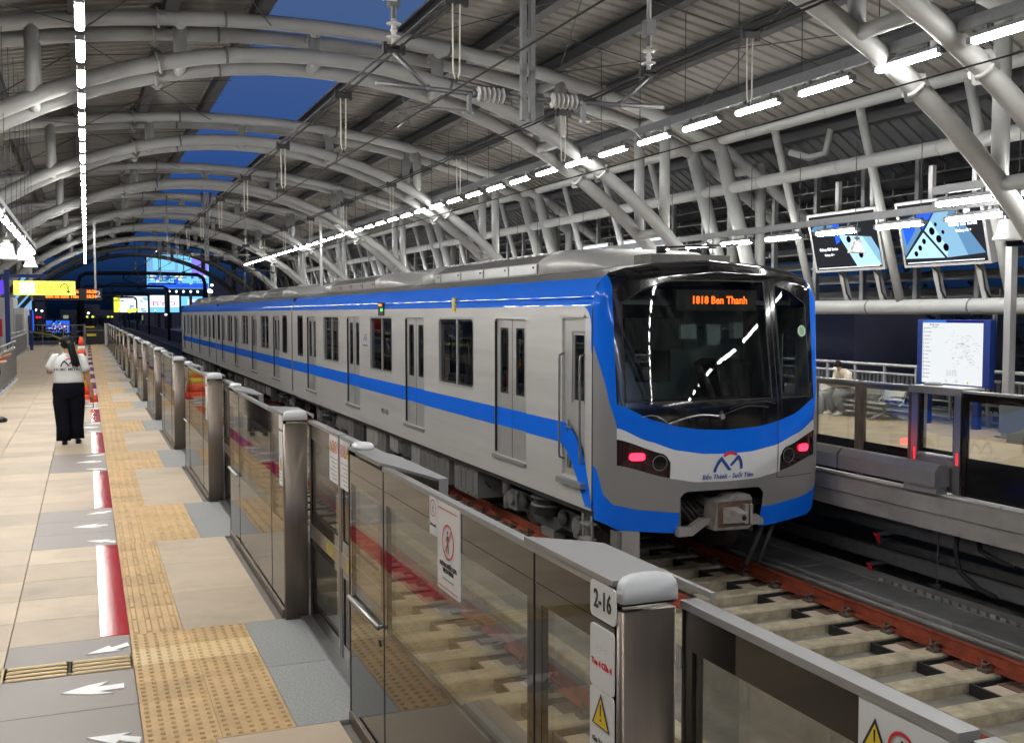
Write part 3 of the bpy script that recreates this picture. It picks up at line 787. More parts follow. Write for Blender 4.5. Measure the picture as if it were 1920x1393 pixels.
def icons(t,X,ya,yb,za,zb,flip):
    s=plate(t,'safety_sign',X,ya,yb,za,zb); w=yb-ya
    fx=(lambda q: ya+w*q) if flip else (lambda q: yb-w*q)
    x=X-.0045
    warn_tri(s,x,fx(.80 if not flip else .80),zb-.07,.036)
    for q in (.2,.5):
        r=MB(); bl=MB(); ring2(r,x-.001,fx(q),zb-.07,.034,.006); man_icon(bl,x-.0006,fx(q),zb-.07,.026); slash(r,x-.0014,fx(q),zb-.07,.03,.005)
        r.build('prohibition_ring','print_red',s,fix=False); bl.build('pictogram','print_black',s,fix=False)
    b=MB()
    for z in range(7):
        zz=zb-.14-z*.022
        if zz<za+.015: break
        b.quad((x,ya+.02,zz),(x,yb-.02-.03*(z%3),zz),(x,yb-.02-.03*(z%3),zz+.005),(x,ya+.02,zz+.005))
    b.build('sign_lines','print_grey',s,fix=False)
gates=[]
for k in range(-1,15):
    P=P0+k*PER
    lab={-1:'glass gate doors at the bottom right corner, nearest of all the near platform gates',0:'glass platform gate carrying the 2-16 number plate on its steel post'}.get(k,f'{ordn(k-1)} glass platform gate beyond the one with the 2-16 plate')
    if k<=2:
        t=gate(P,lab,k)
        signs(t,P,k==0)
        if k==0:
            nocross_sign(t,P+1.10,P+1.33,.962,1.262)
            plate(t,'small_sign',GX-.001,P+1.34,P+1.42,1.13,1.262,c=.004)
            b=MB(); ring2(b,GX-.0055,P+1.38,1.225,.03,.004); b.build('prohibition_ring','print_red',t.children[-1],fix=False)
            b=MB(); man_icon(b,GX-.0055,P+1.38,1.222,.022); b.build('pictogram','print_black',t.children[-1],fix=False)
            text('sign_text','KHÔNG DỰA',.011,'print_black',t.children[-1],(GX-.0055,P+1.38,1.165),RX)
        icons(t,1.264,P+3.562,P+3.78,.96,1.232,True); icons(t,1.264,P+3.29,P+3.508,.96,1.232,False)
        gates.append(t); pt=t
        if k==2: proto=t
    else: dup(proto,(0,(k-2)*PER,0),lab)
# end of the gate line
e=MB().box(1.0,1.28,68.0,68.6,0,1.3).build('gate_end_cabinet','kiosk_white'); tag(e,'pale cabinet closing the far end of the near gate line','cabinet')
# ------------------------------------------------------------ train
TX=6.5; TW=1.45; YS=10.12
def lerpc(pts,x):
    if x<=pts[0][0]: return pts[0][1]
    for (a,b),(c,d) in zip(pts,pts[1:]):
        if x<=c: 
            t=(x-a)/(c-a); t=t*t*(3-2*t)*.35+t*.65
            return b+(d-b)*t
    return pts[-1][1]
SEC=[(-1,1.98),(-.995,2.06),(-.97,2.18),(-.92,2.29),(-.86,2.345),(-.72,2.40),(-.45,2.46),(0,2.50)]
def ztop(s): return lerpc(SEC,-abs(s))
train=thing('metro_train','blue, white and silver metro train with black cab front and lit red tail lamps','train',(TX,30,-1.0))
def rpatch(b,x,o,i,r,dep,n=4):
    """wall piece (y0,y1,z0,z1) with a rounded opening and its inner lip"""
    ya,yb,za,zb=o; yc,yd,zc,zd=i; pts=[]; out=[]
    for cy,cz,a0,oc in ((yd-r,zd-r,0,(yb,zb)),(yc+r,zd-r,90,(ya,zb)),(yc+r,zc+r,180,(ya,za)),(yd-r,zc+r,270,(yb,za))):
        for q in range(n+1):
            a=rad(a0+q*90/n); pts.append((cy+r*math.cos(a),cz+r*math.sin(a))); out.append(oc)
    m=len(pts); vs=[(x,*p) for p in pts]+[(x,*p) for p in out]+[(x+dep,*p) for p in pts]; fs=[]
    for q in range(m):
        w=(q+1)%m
        fs.append((q,w,m+w,m+q) if out[q]!=out[w] else (q,w,m+q)); fs.append((q,w,2*m+w,2*m+q))
    return b.add(vs,fs)
def rpane(b,x,i,r,n=4,x2=None):
    yc,yd,zc,zd=i; pts=[]
    for cy,cz,a0 in ((yd-r,zd-r,0),(yc+r,zd-r,90),(yc+r,zc+r,180),(yd-r,zc+r,270)):
        for q in range(n+1):
            a=rad(a0+q*90/n); pts.append((cy+r*math.cos(a),cz+r*math.sin(a)))
    return b.add([(x,*p) for p in pts],[tuple(range(len(pts)))])
ZB,ZT=-.22,1.98
cache={}
def put(key,make,y,name,mats,parent=None):
    """build once at y=0 reference, then share the mesh"""
    parent=parent or train
    if key not in cache:
        o=make(y).build(name,mats,parent); cache[key]=(o,y); return o
    o,y0=cache[key]; r=inst(o,parent,(0,y-y0,0),name)
    for ch in o.children: inst(ch,r,(0,0,0),ch.name.split('.')[0])
    return r
def train_door(yc,sx):
    X=TX-TW if sx<0 else TX+TW; q=1 if sx<0 else -1
    def leaf(ya,yb):
        b=MB(); x=X+.035*q
        rpatch(b,x,(ya,yb,.03,1.83),(ya+.13 if True else 0,yb-.13,.86,1.71),.11,.03*q)
        return b
    for s,(ya,yb) in enumerate(((yc-.535,yc-.006),(yc+.006,yc+.535))):
        k=('leaf',sx,s)
        if k not in cache:
            o=leaf(ya,yb).build('door_leaf','door_steel',train); cache[k]=(o,yc)
            p=MB(); rpane(p,X+.045*q,(ya+.13,yb-.13,.86,1.71),.11); p.build('door_pane','train_glass',o)
            r=MB(); rpatch(r,X+.033*q,(ya+.125,yb-.125,.855,1.715),(ya+.142,yb-.142,.872,1.698),.10,.004*q); r.build('pane_seal','dark_trim',o)
            MB().box(min(X+.030*q,X+.0345*q),max(X+.030*q,X+.0345*q),ya,yb,.42,.66).build('door_stripe','train_blue',o)
        else:
            o,y0=cache[k]; n=inst(o,train,(0,yc-y0,0),'door_leaf')
            for ch in o.children: inst(ch,n,(0,0,0),ch.name.split('.')[0])
    def sil(y):
        return MB().box(min(X-.03*q,X+.02*q),max(X-.03*q,X+.02*q),y-.56,y+.56,-.015,.022).box(min(X-.035*q,X-.028*q),max(X-.035*q,X-.028*q),y-.56,y+.56,-.015,.03)
    put(('sill',sx),sil,yc,'door_sill','cap_silver')
    put(('doorgap',sx),lambda y: MB().box(min(X+.034*q,X+.05*q),max(X+.034*q,X+.05*q),y-.008,y+.008,.03,1.83).box(min(X+.002*q,X+.05*q),max(X+.002*q,X+.05*q),y-.545,y-.536,.03,1.83).box(min(X+.002*q,X+.05*q),max(X+.002*q,X+.05*q),y+.536,y+.545,.03,1.83).box(min(X+.002*q,X+.05*q),max(X+.002*q,X+.05*q),y-.545,y+.545,1.825,1.84),yc,'door_seal','dark_trim')
def train_window(y0,y1,sx):
    X=TX-TW if sx<0 else TX+TW; q=1 if sx<0 else -1; w=round(y1-y0,2)
    def fr(y):
        b=MB(); rpatch(b,X-.003*q,(y-.02,y+w+.02,.82,1.85),(y+.012,y+w-.012,.852,1.818),.07,.05*q)
        if w>1: b.box(min(X+.02*q,X+.045*q),max(X+.02*q,X+.045*q),y+w*.5-.02,y+w*.5+.02,.85,1.82)
        return b
    k=('win',sx,w)
    if k not in cache:
        o=fr(y0).build('window','door_steel' if w>1 else 'dark_trim',train); cache[k]=(o,y0)
        p=MB(); rpane(p,X+.038*q,(y0+.01,y0+w-.01,.85,1.82),.07); p.build('window_pane','train_glass',o)
        g=MB(); rpatch(g,X+.034*q,(y0+.012,y0+w-.012,.852,1.818),(y0+.04,y0+w-.04,.88,1.79),.06,.003*q); g.build('window_seal','dark_trim',o)
    else:
        o,yy=cache[k]; n=inst(o,train,(0,y0-yy,0),'window')
        for ch in o.children: inst(ch,n,(0,0,0),ch.name.split('.')[0])
def bogie(y):
    f=MB(); wh=MB(); 
    for s in (-1,1):
        x=TX+s*1.02
        f.mi(0).prism([(y-1.35,-.62),(y-1.2,-.50),(y-.55,-.50),(y-.35,-.66),(y+.35,-.66),(y+.55,-.50),(y+1.2,-.50),(y+1.35,-.62),(y+1.3,-.78),(y+.5,-.74),(y+.3,-.82),(y-.3,-.82),(y-.5,-.74),(y-1.3,-.78)],'x',x-.07,x+.07)
        for d in (-1,1):
            f.mi(1).box(x-.11,x+.11,y+d*1.05-.16,y+d*1.05+.16,-.78,-.52,.03).tube([(x,y+d*1.05,-.62),(x+s*.16,y+d*1.05,-.62)],.10,12)
            f.mi(2).tube([(x+s*.10,y+d*1.28,-.80),(x+s*.10,y+d*1.28,-.36)],.045,8).tube([(x+s*.10,y+d*1.28,-.60),(x+s*.10,y+d*1.28,-.34)],.06,8)
            f.mi(0).lathe([(.09,-.03),(.11,0),(.09,.03)],(x+s*.12,y+d*.62,-.60),axis='x',n=12)
        f.mi(0).tube([(x,y,-.66),(x,y,-.30)],.22,12).mi(1).tube([(x,y,-.55),(x,y,-.52)],.26,12).tube([(x,y,-.45),(x,y,-.42)],.26,12)
        f.mi(1).box(x-.05,x+.10,y-.2,y+.2,-.95,-.84,.02)
    f.mi(0).box(TX-1,TX+1,y-.2,y+.2,-.75,-.5)
    o=f.build('bogie',['under_dark','under_grey','under_light'],train)
    for d in (-1.05,1.05):
        for s in (-1,1):
            w=MB().lathe([(.05,-.07),(.40,-.07),(.43,-.055),(.43,.03),(.47,.045),(.47,.07),(.05,.07)],(TX+s*.745,y+d,-.59),axis='x',n=28); 
            w.build('wheel','wheel_steel',o)
        MB().tube([(TX-.8,y+d,-.59),(TX+.8,y+d,-.59)],.08,10).build('axle','wheel_steel',o)
    return o
def car(y0,y1,doors,wins,cabn,cabf,idx):
    yw0=y0; yw1=y1
    for sx in (-1,1):
        X=TX-TW if sx<0 else TX+TW; q=1 if sx<0 else -1
        op=[(c-.54,c+.54,.03,1.83,.05) for c in doors]+[(a,b,.84,1.83,.07) for a,b in wins]
        if cabn: op.append((10.30,10.90,.06,1.84,.02))
        if cabf: op.append((y1-.8,y1-.2,.06,1.84,.02))
        op.sort(); b=MB(); y=yw0; st=MB()
        xs=X; x1,x2=min(X-.002*q,X-.0035*q),max(X-.002*q,X-.0035*q)
        def wallp(ya,yb):
            b.box(min(X,X+.03*q),max(X,X+.03*q),ya,yb,ZB,ZT)
        for (ya,yb,za,zb,r) in op:
            m=.025
            if ya-m>y: wallp(y,ya-m)
            b.box(min(X,X+.03*q),max(X,X+.03*q),ya-m,yb+m,ZB,za-m); b.box(min(X,X+.03*q),max(X,X+.03*q),ya-m,yb+m,zb+m,ZT)
            rpatch(b,X,(ya-m,yb+m,za-m,zb+m),(ya,yb,za,zb),r,.05*q)
            y=yb+m
        if yw1>y: wallp(y,yw1)
        # lower skirt edge
        b.box(min(X,X+.03*q),max(X,X+.03*q),yw0,yw1,ZB-.03,ZB-.0005)
        b.build('body_side','train_steel',train)
        ys=yw0 if not cabn else 10.95; ye=yw1 if not cabf else yw1-.9
        y=ys
        for (ya,yb,za,zb,r) in op:
            if za>.5 : continue
            if ya-.004>y and y<ye: st.box(min(X-.003*q,X),max(X-.003*q,X-.0005*q),y,min(ye,ya-.004),.42,.66)
            y=yb+.004
        if y<ye: st.box(min(X-.003*q,X),max(X-.003*q,X-.0005*q),y,ye,.42,.66)
        st.build('stripe','train_blue',train)
        # upper blue band and roof shoulder
        bl=MB(); ss=[-1,-.997,-.985,-.965,-.92]; 
        bl.grid(lambda u,v:(TX+sx*TW*abs(ss[int(round(u*4))]),yw0+(yw1-yw0)*v,ztop(ss[int(round(u*4))])),4,1)
        bl.build('roof_band','train_blue',train)
        MB().box(min(X-.012*q,X+.0*q),max(X-.012*q,X),yw0,yw1,2.068,2.082).build('drip_rail','train_blue',train)
        for c in doors: train_door(c,sx)
        for a,d in wins: train_window(a,d,sx)
    rf=MB(); ss=[-.92,-.86,-.72,-.45,0,.45,.72,.86,.92]
    rf.grid(lambda u,v:(TX+TW*ss[int(round(u*8))],yw0+(yw1-yw0)*v,ztop(ss[int(round(u*8))])),8,1)
    rf.build('car_roof','roof_grey',train)
    # inside
    i=MB(); i.mi(0).box(TX-1.36,TX+1.36,yw0+.1,yw1-.1,-.05,.0).mi(1).box(TX-1.2,TX+1.2,yw0+.1,yw1-.1,2.0,2.05)
    for a,d in wins:
        if d-a>1:
            for s in (-1,1):
                i.mi(2).box(TX+s*1.15-.25,TX+s*1.15+.25,a-.1,d+.1,.36,.44,.02).box(TX+s*1.36-.04,TX+s*1.36+.04,a-.1,d+.1,.44,.82)
                for yy in (a-.12,d+.12): i.mi(3).tube([(TX+s*.92,yy,.0),(TX+s*.92,yy,2.0)],.018,6)
    i.mi(3)
    for s in (-1,1): i.tube([(TX+s*.6,yw0+.3,1.72),(TX+s*.6,yw1-.3,1.72)],.016,6)
    i.build('interior',['interior','interior','seat_blue','steel_bright'],train)
    # under floor
    u=MB(); u.box(TX-1.38,TX+1.38,yw0+.05,yw1-.05,-.33,-.252)
    u.build('underframe','under_dark',train)
    ya,yb=yw0+4.0,yw1-4.6
    rr=random.Random(idx); y=ya
    eq=MB()
    MB().box(TX-.9,TX+.9,ya,yb,-.75,-.335).build('equipment_core','under_dark',train)
    while y<yb:
        w=rr.choice([.5,.55,.6,.9,1.1]); h=rr.choice([.42,.46,.5,.3]); m=rr.choice(['under_grey','under_grey','under_dark','under_light'])
        if idx==0 and 13.9<y<16.6: w=.52; h=.44; m='under_grey'
        for xa,xb,xo in ((TX-1.30,TX-.92,TX-1.30),(TX+.92,TX+1.30,TX+1.312)):
            e=MB().box(xa,xb,y,min(yb,y+w-.02),-.335-h,-.334,.008)
            for z in (-.38,-.335-h+.05): e.box(xo-.012,xo,y+.06,y+.10,z-.03,z).box(xo-.012,xo,y+w-.14,y+w-.10,z-.03,z)
            e.box(xo-.008,xo,y+w*.35,y+w*.37,-.335-h+.06,-.40); e.build('equipment_box',m,train)
        y+=w+(0 if rr.random()<.6 else .25)
    pp=MB()
    for s in (-1,1):
        pp.tube([(TX+s*1.33,yw0+.2,-.30),(TX+s*1.33,yw1-.2,-.30)],.02,6)
        for q in range(14):
            yy=rr.uniform(yw0+.3,yw1-.3); xx=TX+s*rr.uniform(1.05,1.3)
            pp.tube([(xx,yy,-.3),(xx,yy+rr.uniform(-.1,.1),-.5),(xx-s*.1,yy+rr.uniform(-.3,.3),-.62)],rr.uniform(.012,.03),5)
    pp.build('piping','under_dark',train)
# doors and windows by car
w1=[(13.87,15.43),(18.13,19.67),(22.40,23.95),(26.45,27.12)]; d1=[12.50,16.75,21.08,25.37]
car(YS,27.85,d1,w1,True,False,0)
o2=45.45-17.5
car(27.99,45.42,[30.45,34.75,39.05,43.35-.35],[(28.7,29.37),(31.8,33.36),(36.12,37.68),(40.25,41.8),(44.15,44.82)],False,False,1)
car(45.56,62.6,[47.9,52.2,56.5,60.6],[(46.1,46.77),(49.25,50.81),(53.55,55.11),(57.75,59.3)],False,True,2)
for y in (12.15,24.9,30.9,42.5,48.6,60.2): bogie(y)
for y in (27.85,45.42):
    MB().box(TX-1.40,TX+1.40,y+.0,y+.14,-.2,2.3).build('gangway_bellows','black_rubber',train)
    for s in (-1,1): MB().tube([(TX+s*1.44,y+.07,-.15),(TX+s*1.44,y+.07,1.95),(TX+s*1.35,y+.07,2.25)],.035,6).build('gangway_rail','under_light',train)
# rear end of the last car
MB().box(TX-1.44,TX+1.44,62.6,62.9,-.45,2.35,.05).build('far_cab','train_black',train)
# roof equipment
def acunit(ya,yb,nose=True):
    b=MB(); prof=lambda w,h:[(TX-w,2.40),(TX-w*.98,2.40+h*.55),(TX-w*.8,2.40+h*.92),(TX-w*.4,2.40+h),(TX+w*.4,2.40+h),(TX+w*.8,2.40+h*.92),(TX+w*.98,2.40+h*.55),(TX+w,2.40)]
    def R(y,w,h): return [(p[0],y,p[1]) for p in prof(w,h)]
    m1=ya+1.1; m2=yb-1.0
    a=MB().rings([R(ya,.75,.06),R(ya+.3,.95,.22),R(ya+.7,1.05,.31),R(m1,1.08,.325),R(m1+.35,1.08,.32)],sm=True); a.build('fairing','roof_light',train)
    c=MB().rings([R(m1+.35,1.04,.29),R(m2-.35,1.04,.29)],sm=False); o=c.build('cooling_unit','roof_grey',train)
    d=MB().rings([R(m2-.35,1.08,.32),R(m2,1.08,.325),R(yb-.5,1.03,.28),R(yb,.8,.06)],sm=True); d.build('fairing','roof_light',train)
    g=MB(); y=m1+.4
    while y<m2-.4:
        for s in (-1,1): g.box(TX+s*.80-.06,TX+s*.80+.06,y,y+.16,2.675,2.70)
        y+=.26
    g.build('roof_hatches','steel_bright',o)
    for s in (-1,1):
        yy=m1+.45
        while yy<m2-.5:
            h=MB().box(TX+s*1.048-.006,TX+s*1.048+.006,yy,yy+.95,2.42,2.54).mi(1).lathe([(.012,-.012),(.012,.012)],(TX+s*1.056,yy+.1,2.50),axis='x',n=8)
            h.build('side_cover',['steel_bright','dark_trim'],o); yy+=1.0
for (a,b_) in ((11.0,18.2),(19.3,26.3),(30.0,36.0),(37.2,43.5),(47.5,53.0),(54.5,60)): acunit(a,b_)
MB().mi(0).box(TX-.55,TX+.50,10.44,10.85,2.47,2.58,.01).build('antenna_base','under_grey',train)
MB().tube([(TX-.3,10.65,2.60),(TX-.3,10.65,2.68)],.06,10).tube([(TX-.35,10.6,2.66),(TX+.55,10.35,2.70)],.012,6).tube([(TX-.1,10.6,2.64),(TX+.35,10.5,2.67)],.010,6).build('antenna','black_rubber',train)
# pantograph on the middle car

b=MB()
for s in (-1,1): b.tube([(TX+s*.5,44.9,2.5),(TX+s*.45,44.0,3.0),(TX+s*.35,44.8,3.62)],.03,6)
b.tube([(TX-.9,44.8,3.62),(TX-.6,44.8,3.70),(TX+.6,44.8,3.70),(TX+.9,44.8,3.62)],.03,6).box(TX-.6,TX+.6,44.2,45.1,2.5,2.58)
b.build('pantograph','rod',train)
# ---- nose
def lin(pts,x):
    if x<=pts[0][0]: return pts[0][1]
    for (a,b),(c,d) in zip(pts,pts[1:]):
        if x<=c: return b+(d-b)*(x-a)/(c-a)
    return pts[-1][1]
def DD(z): return lin([(-.5,.34),(-.2,.40),(.3,.44),(.8,.43),(.9,.425),(2.3,.20),(2.5,.16)],z)
def N(s,z,off=0):
    s=max(-1,min(1,s)); zt=ztop(s); z=min(z,zt); d=zt-z
    e=max(0,1-abs(s)**2.5)**(1/2.5)
    y=YS-DD(z)*e*min(1,math.sqrt(max(0,d)/.13)); w=TW*(1-.03*max(0,(-.1-z)/.4))
    return (TX+w*s,y-off,z)
def nz(zlo,zhi,s0,s1,nu=24,nv=6,off=0,sinsp=False):
    f=(lambda x:x) if not callable(zlo) else None
    L=zlo if callable(zlo) else (lambda s:zlo); H=zhi if callable(zhi) else (lambda s:zhi)
    def fn(u,v):
        s=s0+(s1-s0)*u
        if s1>=.999: s=s0+(s1-s0)*math.sin(u*math.pi/2)
        if s0<=-.999: s=s1+(s0-s1)*math.sin((1-u)*math.pi/2)
        return N(s,L(s)+(H(s)-L(s))*v,off)
    b=MB(); b.grid(fn,nu,nv); return b
def both(pts): return lambda s: lerpc(pts,abs(s))
blueL=both([(0,-.27),(.4,-.26),(.7,-.21),(.9,-.15),(.96,-.05),(1,.26)])
bot=both([(0,-.49),(.42,-.49),(.87,-.43),(1,-.34)])
wlow=both([(0,.06),(.27,.07),(.49,.125)])
lamlo=both([(.49,.13),(.88,.28)]); lamhi=both([(.49,.30),(.50,.345),(.54,.395),(.88,.56)])
bw=both([(0,.365),(.2,.375),(.43,.425),(.67,.54),(.88,.68)])
bb=both([(0,.63),(.25,.645),(.43,.685),(.61,.755),(.88,.93)])
MS=.885
def comb(mats,*bs):
    r=MB()
    for i,b in enumerate(bs): r.mi(i if len(mats)>1 else 0).add(b.v,b.f,True)
    return r
def multi(name,m,*bs,sep=False):
    if sep: return [b.build(name,m,train) for b in bs]
    r=MB()
    for b in bs: r.add(b.v,b.f,True)
    return r.build(name,m,train)
multi('lower_skirt','train_blue',nz(bot,blueL,-1,-.40,20,6),nz(bot,blueL,.34,1,20,6),sep=True)
hole=lambda s: -.03 if abs(s+.03)<.31 else -.03-.07*((abs(s+.03)-.31)/.06)**2
multi('front_panel','train_nose_grey',nz(blueL,wlow,-.49,-.40,4,6),nz(hole,wlow,-.40,.34,30,4),nz(blueL,wlow,.34,.49,6,6),nz(blueL,lamlo,-MS,-.49,14,6),nz(blueL,lamlo,.49,MS,14,6))
sb=lambda z: lerpc([(.60,.872),(.69,.885),(.99,.935),(1.54,.999),(1.6,1)],z)
def sidepatch(sgn,sa,sb_,za,zb,nv=24):
    b=MB()
    def fn(u,v):
        z=za+(zb-za)*v; a=sa(z) if callable(sa) else sa; c=sb_(z) if callable(sb_) else sb_
        s=a+(c-a)*math.sin(u*math.pi/2) if c>.99 else a+(c-a)*u
        return N(sgn*s,z)
    b.grid(fn,8,nv); return b
multi('corner_panel','train_nose_grey',nz(blueL,lambda q:.69,-1,-MS,12,10),nz(blueL,lambda q:.69,MS,1,12,10),*[sidepatch(g,sb,1.0,.69,1.55) for g in (-1,1)],sep=True)
multi('side_fairing','train_blue',*[sidepatch(g,MS,lambda z: sb(z) if z<1.54 else 1.0,.69,1.9,30) for g in (-1,1)],nz(1.9,lambda q:ztop(q),-1,-MS,12,8),nz(1.9,lambda q:ztop(q),MS,1,12,8))
# below -.13 the grey corner is closed by the skirt line
multi('white_band','train_white',nz(wlow,bw,-.49,.49,30,6),nz(lamhi,bw,-MS,-.49,14,4),nz(lamhi,bw,.49,MS,14,4))
multi('blue_band','train_blue',nz(bw,bb,-MS,MS,50,6))
gt=both([(0,2.27),(.42,2.265),(.63,2.18),(.83,2.02)])
gb=.95
multi('front_mask','train_black',nz(bb,gb,-MS,MS,50,6),nz(gt,lambda s:ztop(s),-.835,.835,50,14),
      nz(gb,lambda s:ztop(s),-MS,-.83,4,20),nz(gb,lambda s:ztop(s),.83,MS,4,20),nz(gb,gt,.415,.505,4,20))
mp=multi('windscreen','wind_glass',nz(gb,gt,-.83,.415,34,20)); mp2=multi('windscreen','wind_glass',nz(gb,gt,.505,.83,12,20))
for a,b_,p in ((-.83,.415,mp),(.505,.83,mp2)):
    w=.012
    r=MB()
    for q in (nz(gb,lambda s:gb+.012,a,b_,20,1,.003),nz(lambda s:gt(s)-.012,gt,a,b_,20,1,.003),nz(gb,gt,a,a+w,1,16,.003),nz(gb,gt,b_-w,b_,1,16,.003)): r.add(q.v,q.f)
    r.build('windscreen_seal','black_rubber',p)
# door seams on the nose
r=MB()
for q in (nz(.06,2.27,.462,.468,1,30,.004),nz(lambda s:.055,lambda s:.062,.462,.86,12,1,.004)): r.add(q.v,q.f)
r.build('escape_door_seam','dark_trim',train)
for sx in (-1,1):
    MB().tube([(TX+sx*(TW+.001),YS-.004,z) for z in (-.25,.5,1,1.5,1.95)]+[(TX+sx*(TW-.05),YS-.004,2.2),(TX+sx*(TW-.2),YS-.004,2.355)],.007,5).build('cab_seam','dark_trim',train)
# side livery near the cab: blue sweep down to the skirt
for sx in (-1,1):
    X=TX+sx*(TW+.0035); lv=MB()
    def sweep(top,botm,n=16,ya=10.95,yb=10.128):
        vs=[]
        for i in range(n+1):
            t=i/n; y=ya+(yb-ya)*t; vs+=[(X,y,botm(t)),(X,y,top(t))]
        return vs,[(2*i,2*i+2,2*i+3,2*i+1) for i in range(n)]
    tp=lambda t: .66-.62*max(0,(t-.10)/.90)**2.0-.22*max(0,t-.8)/.2
    bt=lambda t: .42-.64*min(1,max(0,(t-.0)/.80))**1.6 if t<.8 else -.22
    vs,fs=sweep(tp,bt); 
    lv.add([v for v in vs],fs)
    # upper corner: quarter round under the roof band
    n=8; R=.22; y1=10.128
    vs=[(X,y1,1.98)]+[(X,y1+R*(1-math.cos(math.pi/2*i/n))*1.0 if True else 0,1.98-R*(1-math.sin(math.pi/2*i/n)) ) for i in range(n+1)]
    c=[(X,y1+.02,1.98-.45)]+[(X,y1+.02+R-R*math.cos(math.pi/2*i/n),1.98-R+R*math.sin(math.pi/2*i/n)) for i in range(n+1)]+[(X,y1,1.98),(X,y1,1.45)]
    lv.add(c,[tuple(range(len(c)))])
    if sx<0: lv.build('livery_sweep','train_blue',train,fix=False)
    # cab door
    x0=TX+sx*(TW-.03)
    d=MB(); rpatch(d,x0,(10.30,10.90,.06,1.84),(10.38,10.64,.93,1.66),.02,.02*(-sx))
    o=d.build('cab_door','door_steel',train)
    p=MB(); rpane(p,x0-sx*.012,(10.38,10.64,.93,1.66),.02); p.build('cab_door_pane','train_glass',o)
    MB().box(min(x0+sx*.001,x0+sx*.012),max(x0+sx*.001,x0+sx*.012),10.345,10.36,.90,1.70).box(min(x0+sx*.001,x0+sx*.012),max(x0+sx*.001,x0+sx*.012),10.66,10.675,.90,1.70).box(min(x0+sx*.001,x0+sx*.012),max(x0+sx*.001,x0+sx*.012),10.345,10.675,1.69,1.705).build('pane_frame','steel_bright',o)
    MB().tube([(x0+sx*.05,10.74,.62),(x0+sx*.05,10.62,.62)],.012,6).tube([(x0,10.74,.62),(x0+sx*.05,10.74,.62)],.014,6).tube([(x0+sx*.03,10.74,.55),(x0+sx*.03,10.74,.7)],.012,6).box(min(x0,x0+sx*.02),max(x0,x0+sx*.02),10.70,10.78,.15,.30).build('door_handle','galv',o)
    for y in (10.33,10.865):
        g=MB().tube([(x0+sx*.02,y,.24),(x0+sx*.075,y,.26),(x0+sx*.08,y,.32),(x0+sx*.08,y,1.38),(x0+sx*.075,y,1.43),(x0+sx*.02,y,1.45)],.013,8); g.build('grab_rail','galv',train)
    MB().box(min(x0+sx*.03,x0+sx*.10),max(x0+sx*.03,x0+sx*.10),10.28,10.92,-.03,.03).build('cab_step','cap_silver',train)
    MB().box(min(x0+sx*.03,x0+sx*.055),max(x0+sx*.03,x0+sx*.055),10.28,10.92,1.86,1.885).build('rain_gutter','door_steel',train)
# lamps
for g in (-1,1):
    s0,s1=(-MS,-.49) if g<0 else (.49,MS)
    b=nz(lamlo,lamhi,s0,s1,14,6,-.012); o=multi('tail_lamp_housing','lamp_glass_dark',b)
    # red led cluster
    def ell(cs,cz,rs,rz,n=16,off=.004,e=3.0):
        v=[N(cs,cz,off)]
        for i in range(n):
            a=2*math.pi*i/n; ca,sa=math.cos(a),math.sin(a)
            v.append(N(cs+rs*math.copysign(abs(ca)**(2/e),ca),cz+rz*math.copysign(abs(sa)**(2/e),sa),off))
        return MB().add(v,[(0,1+i,1+(i+1)%n) for i in range(n)])
    ell(g*.745,.372,.058,.042,e=3.2,off=.002).build('red_lamp','red_lamp',o)
    ell(g*.575,.30,.055,.078,e=2,off=-.002).build('headlight_glass','train_black',o)
    c=N(g*.575,.30,.004)
    MB().tube([N(g*.575+.056*math.cos(a),.30+.08*math.sin(a),.004) for a in [2*math.pi*i/24 for i in range(25)]],.005,5,cap=False).build('headlight_rim','galv',o)
# round sticker
b=MB(); c_=[N(.77+.045*math.cos(a),1.70+.065*math.sin(a),.004) for a in [2*math.pi*i/20 for i in range(20)]]; b.mi(0).add(c_,[tuple(range(20))])
b.mi(1).add([N(.77+.032*math.cos(a),1.70+.048*math.sin(a),.006) for a in [2*math.pi*i/20 for i in range(20)]],[tuple(range(20))]); b.build('round_sticker',['enamel_white','sticker_green'],train,fix=False)
# destination display
cy=N(0,2.05)[1]
MB().box(TX-.52,TX+.52,cy+.06,cy+.16,1.93,2.16).build('display_box','dark_trim',train)
text('display_text','1818 Ben Thanh',.118,'led',train,(TX+.03,cy+.05,2.045),(math.pi/2,0,0),sx=.93,bold=.003)
# wipers and fittings
def wip(s0,z0,s1,z1,r=.010): 
    n=8; return [N(s0+(s1-s0)*i/n,z0+(z1-z0)*i/n+.05*math.sin(math.pi*i/n),.035) for i in range(n+1)]
MB().tube(wip(-.07,.78,-.52,.72),.012,6).tube(wip(-.52,.72,-.72,.80),.006,5).tube([N(-.07,.78,0),N(-.07,.78,.05)],.03,10).build('wiper','steel_bright',train)
MB().tube(wip(-.05,.80,.35,.86),.010,6).tube(wip(.0,.86,.42,.90),.006,5).build('wiper','black_rubber',train)
MB().lathe([(.035,-.01),(.04,0),(.03,.008)],(N(-.07,.80)[0],N(-.07,.80,.01)[1],.80),axis='y',n=14).build('washer_cap','black_rubber',train)
MB().lathe([(.02,-.008),(.02,0)],(N(-.28,.79)[0],N(-.28,.79,.006)[1],.79),axis='y',n=12).build('front_socket','black_rubber',train)
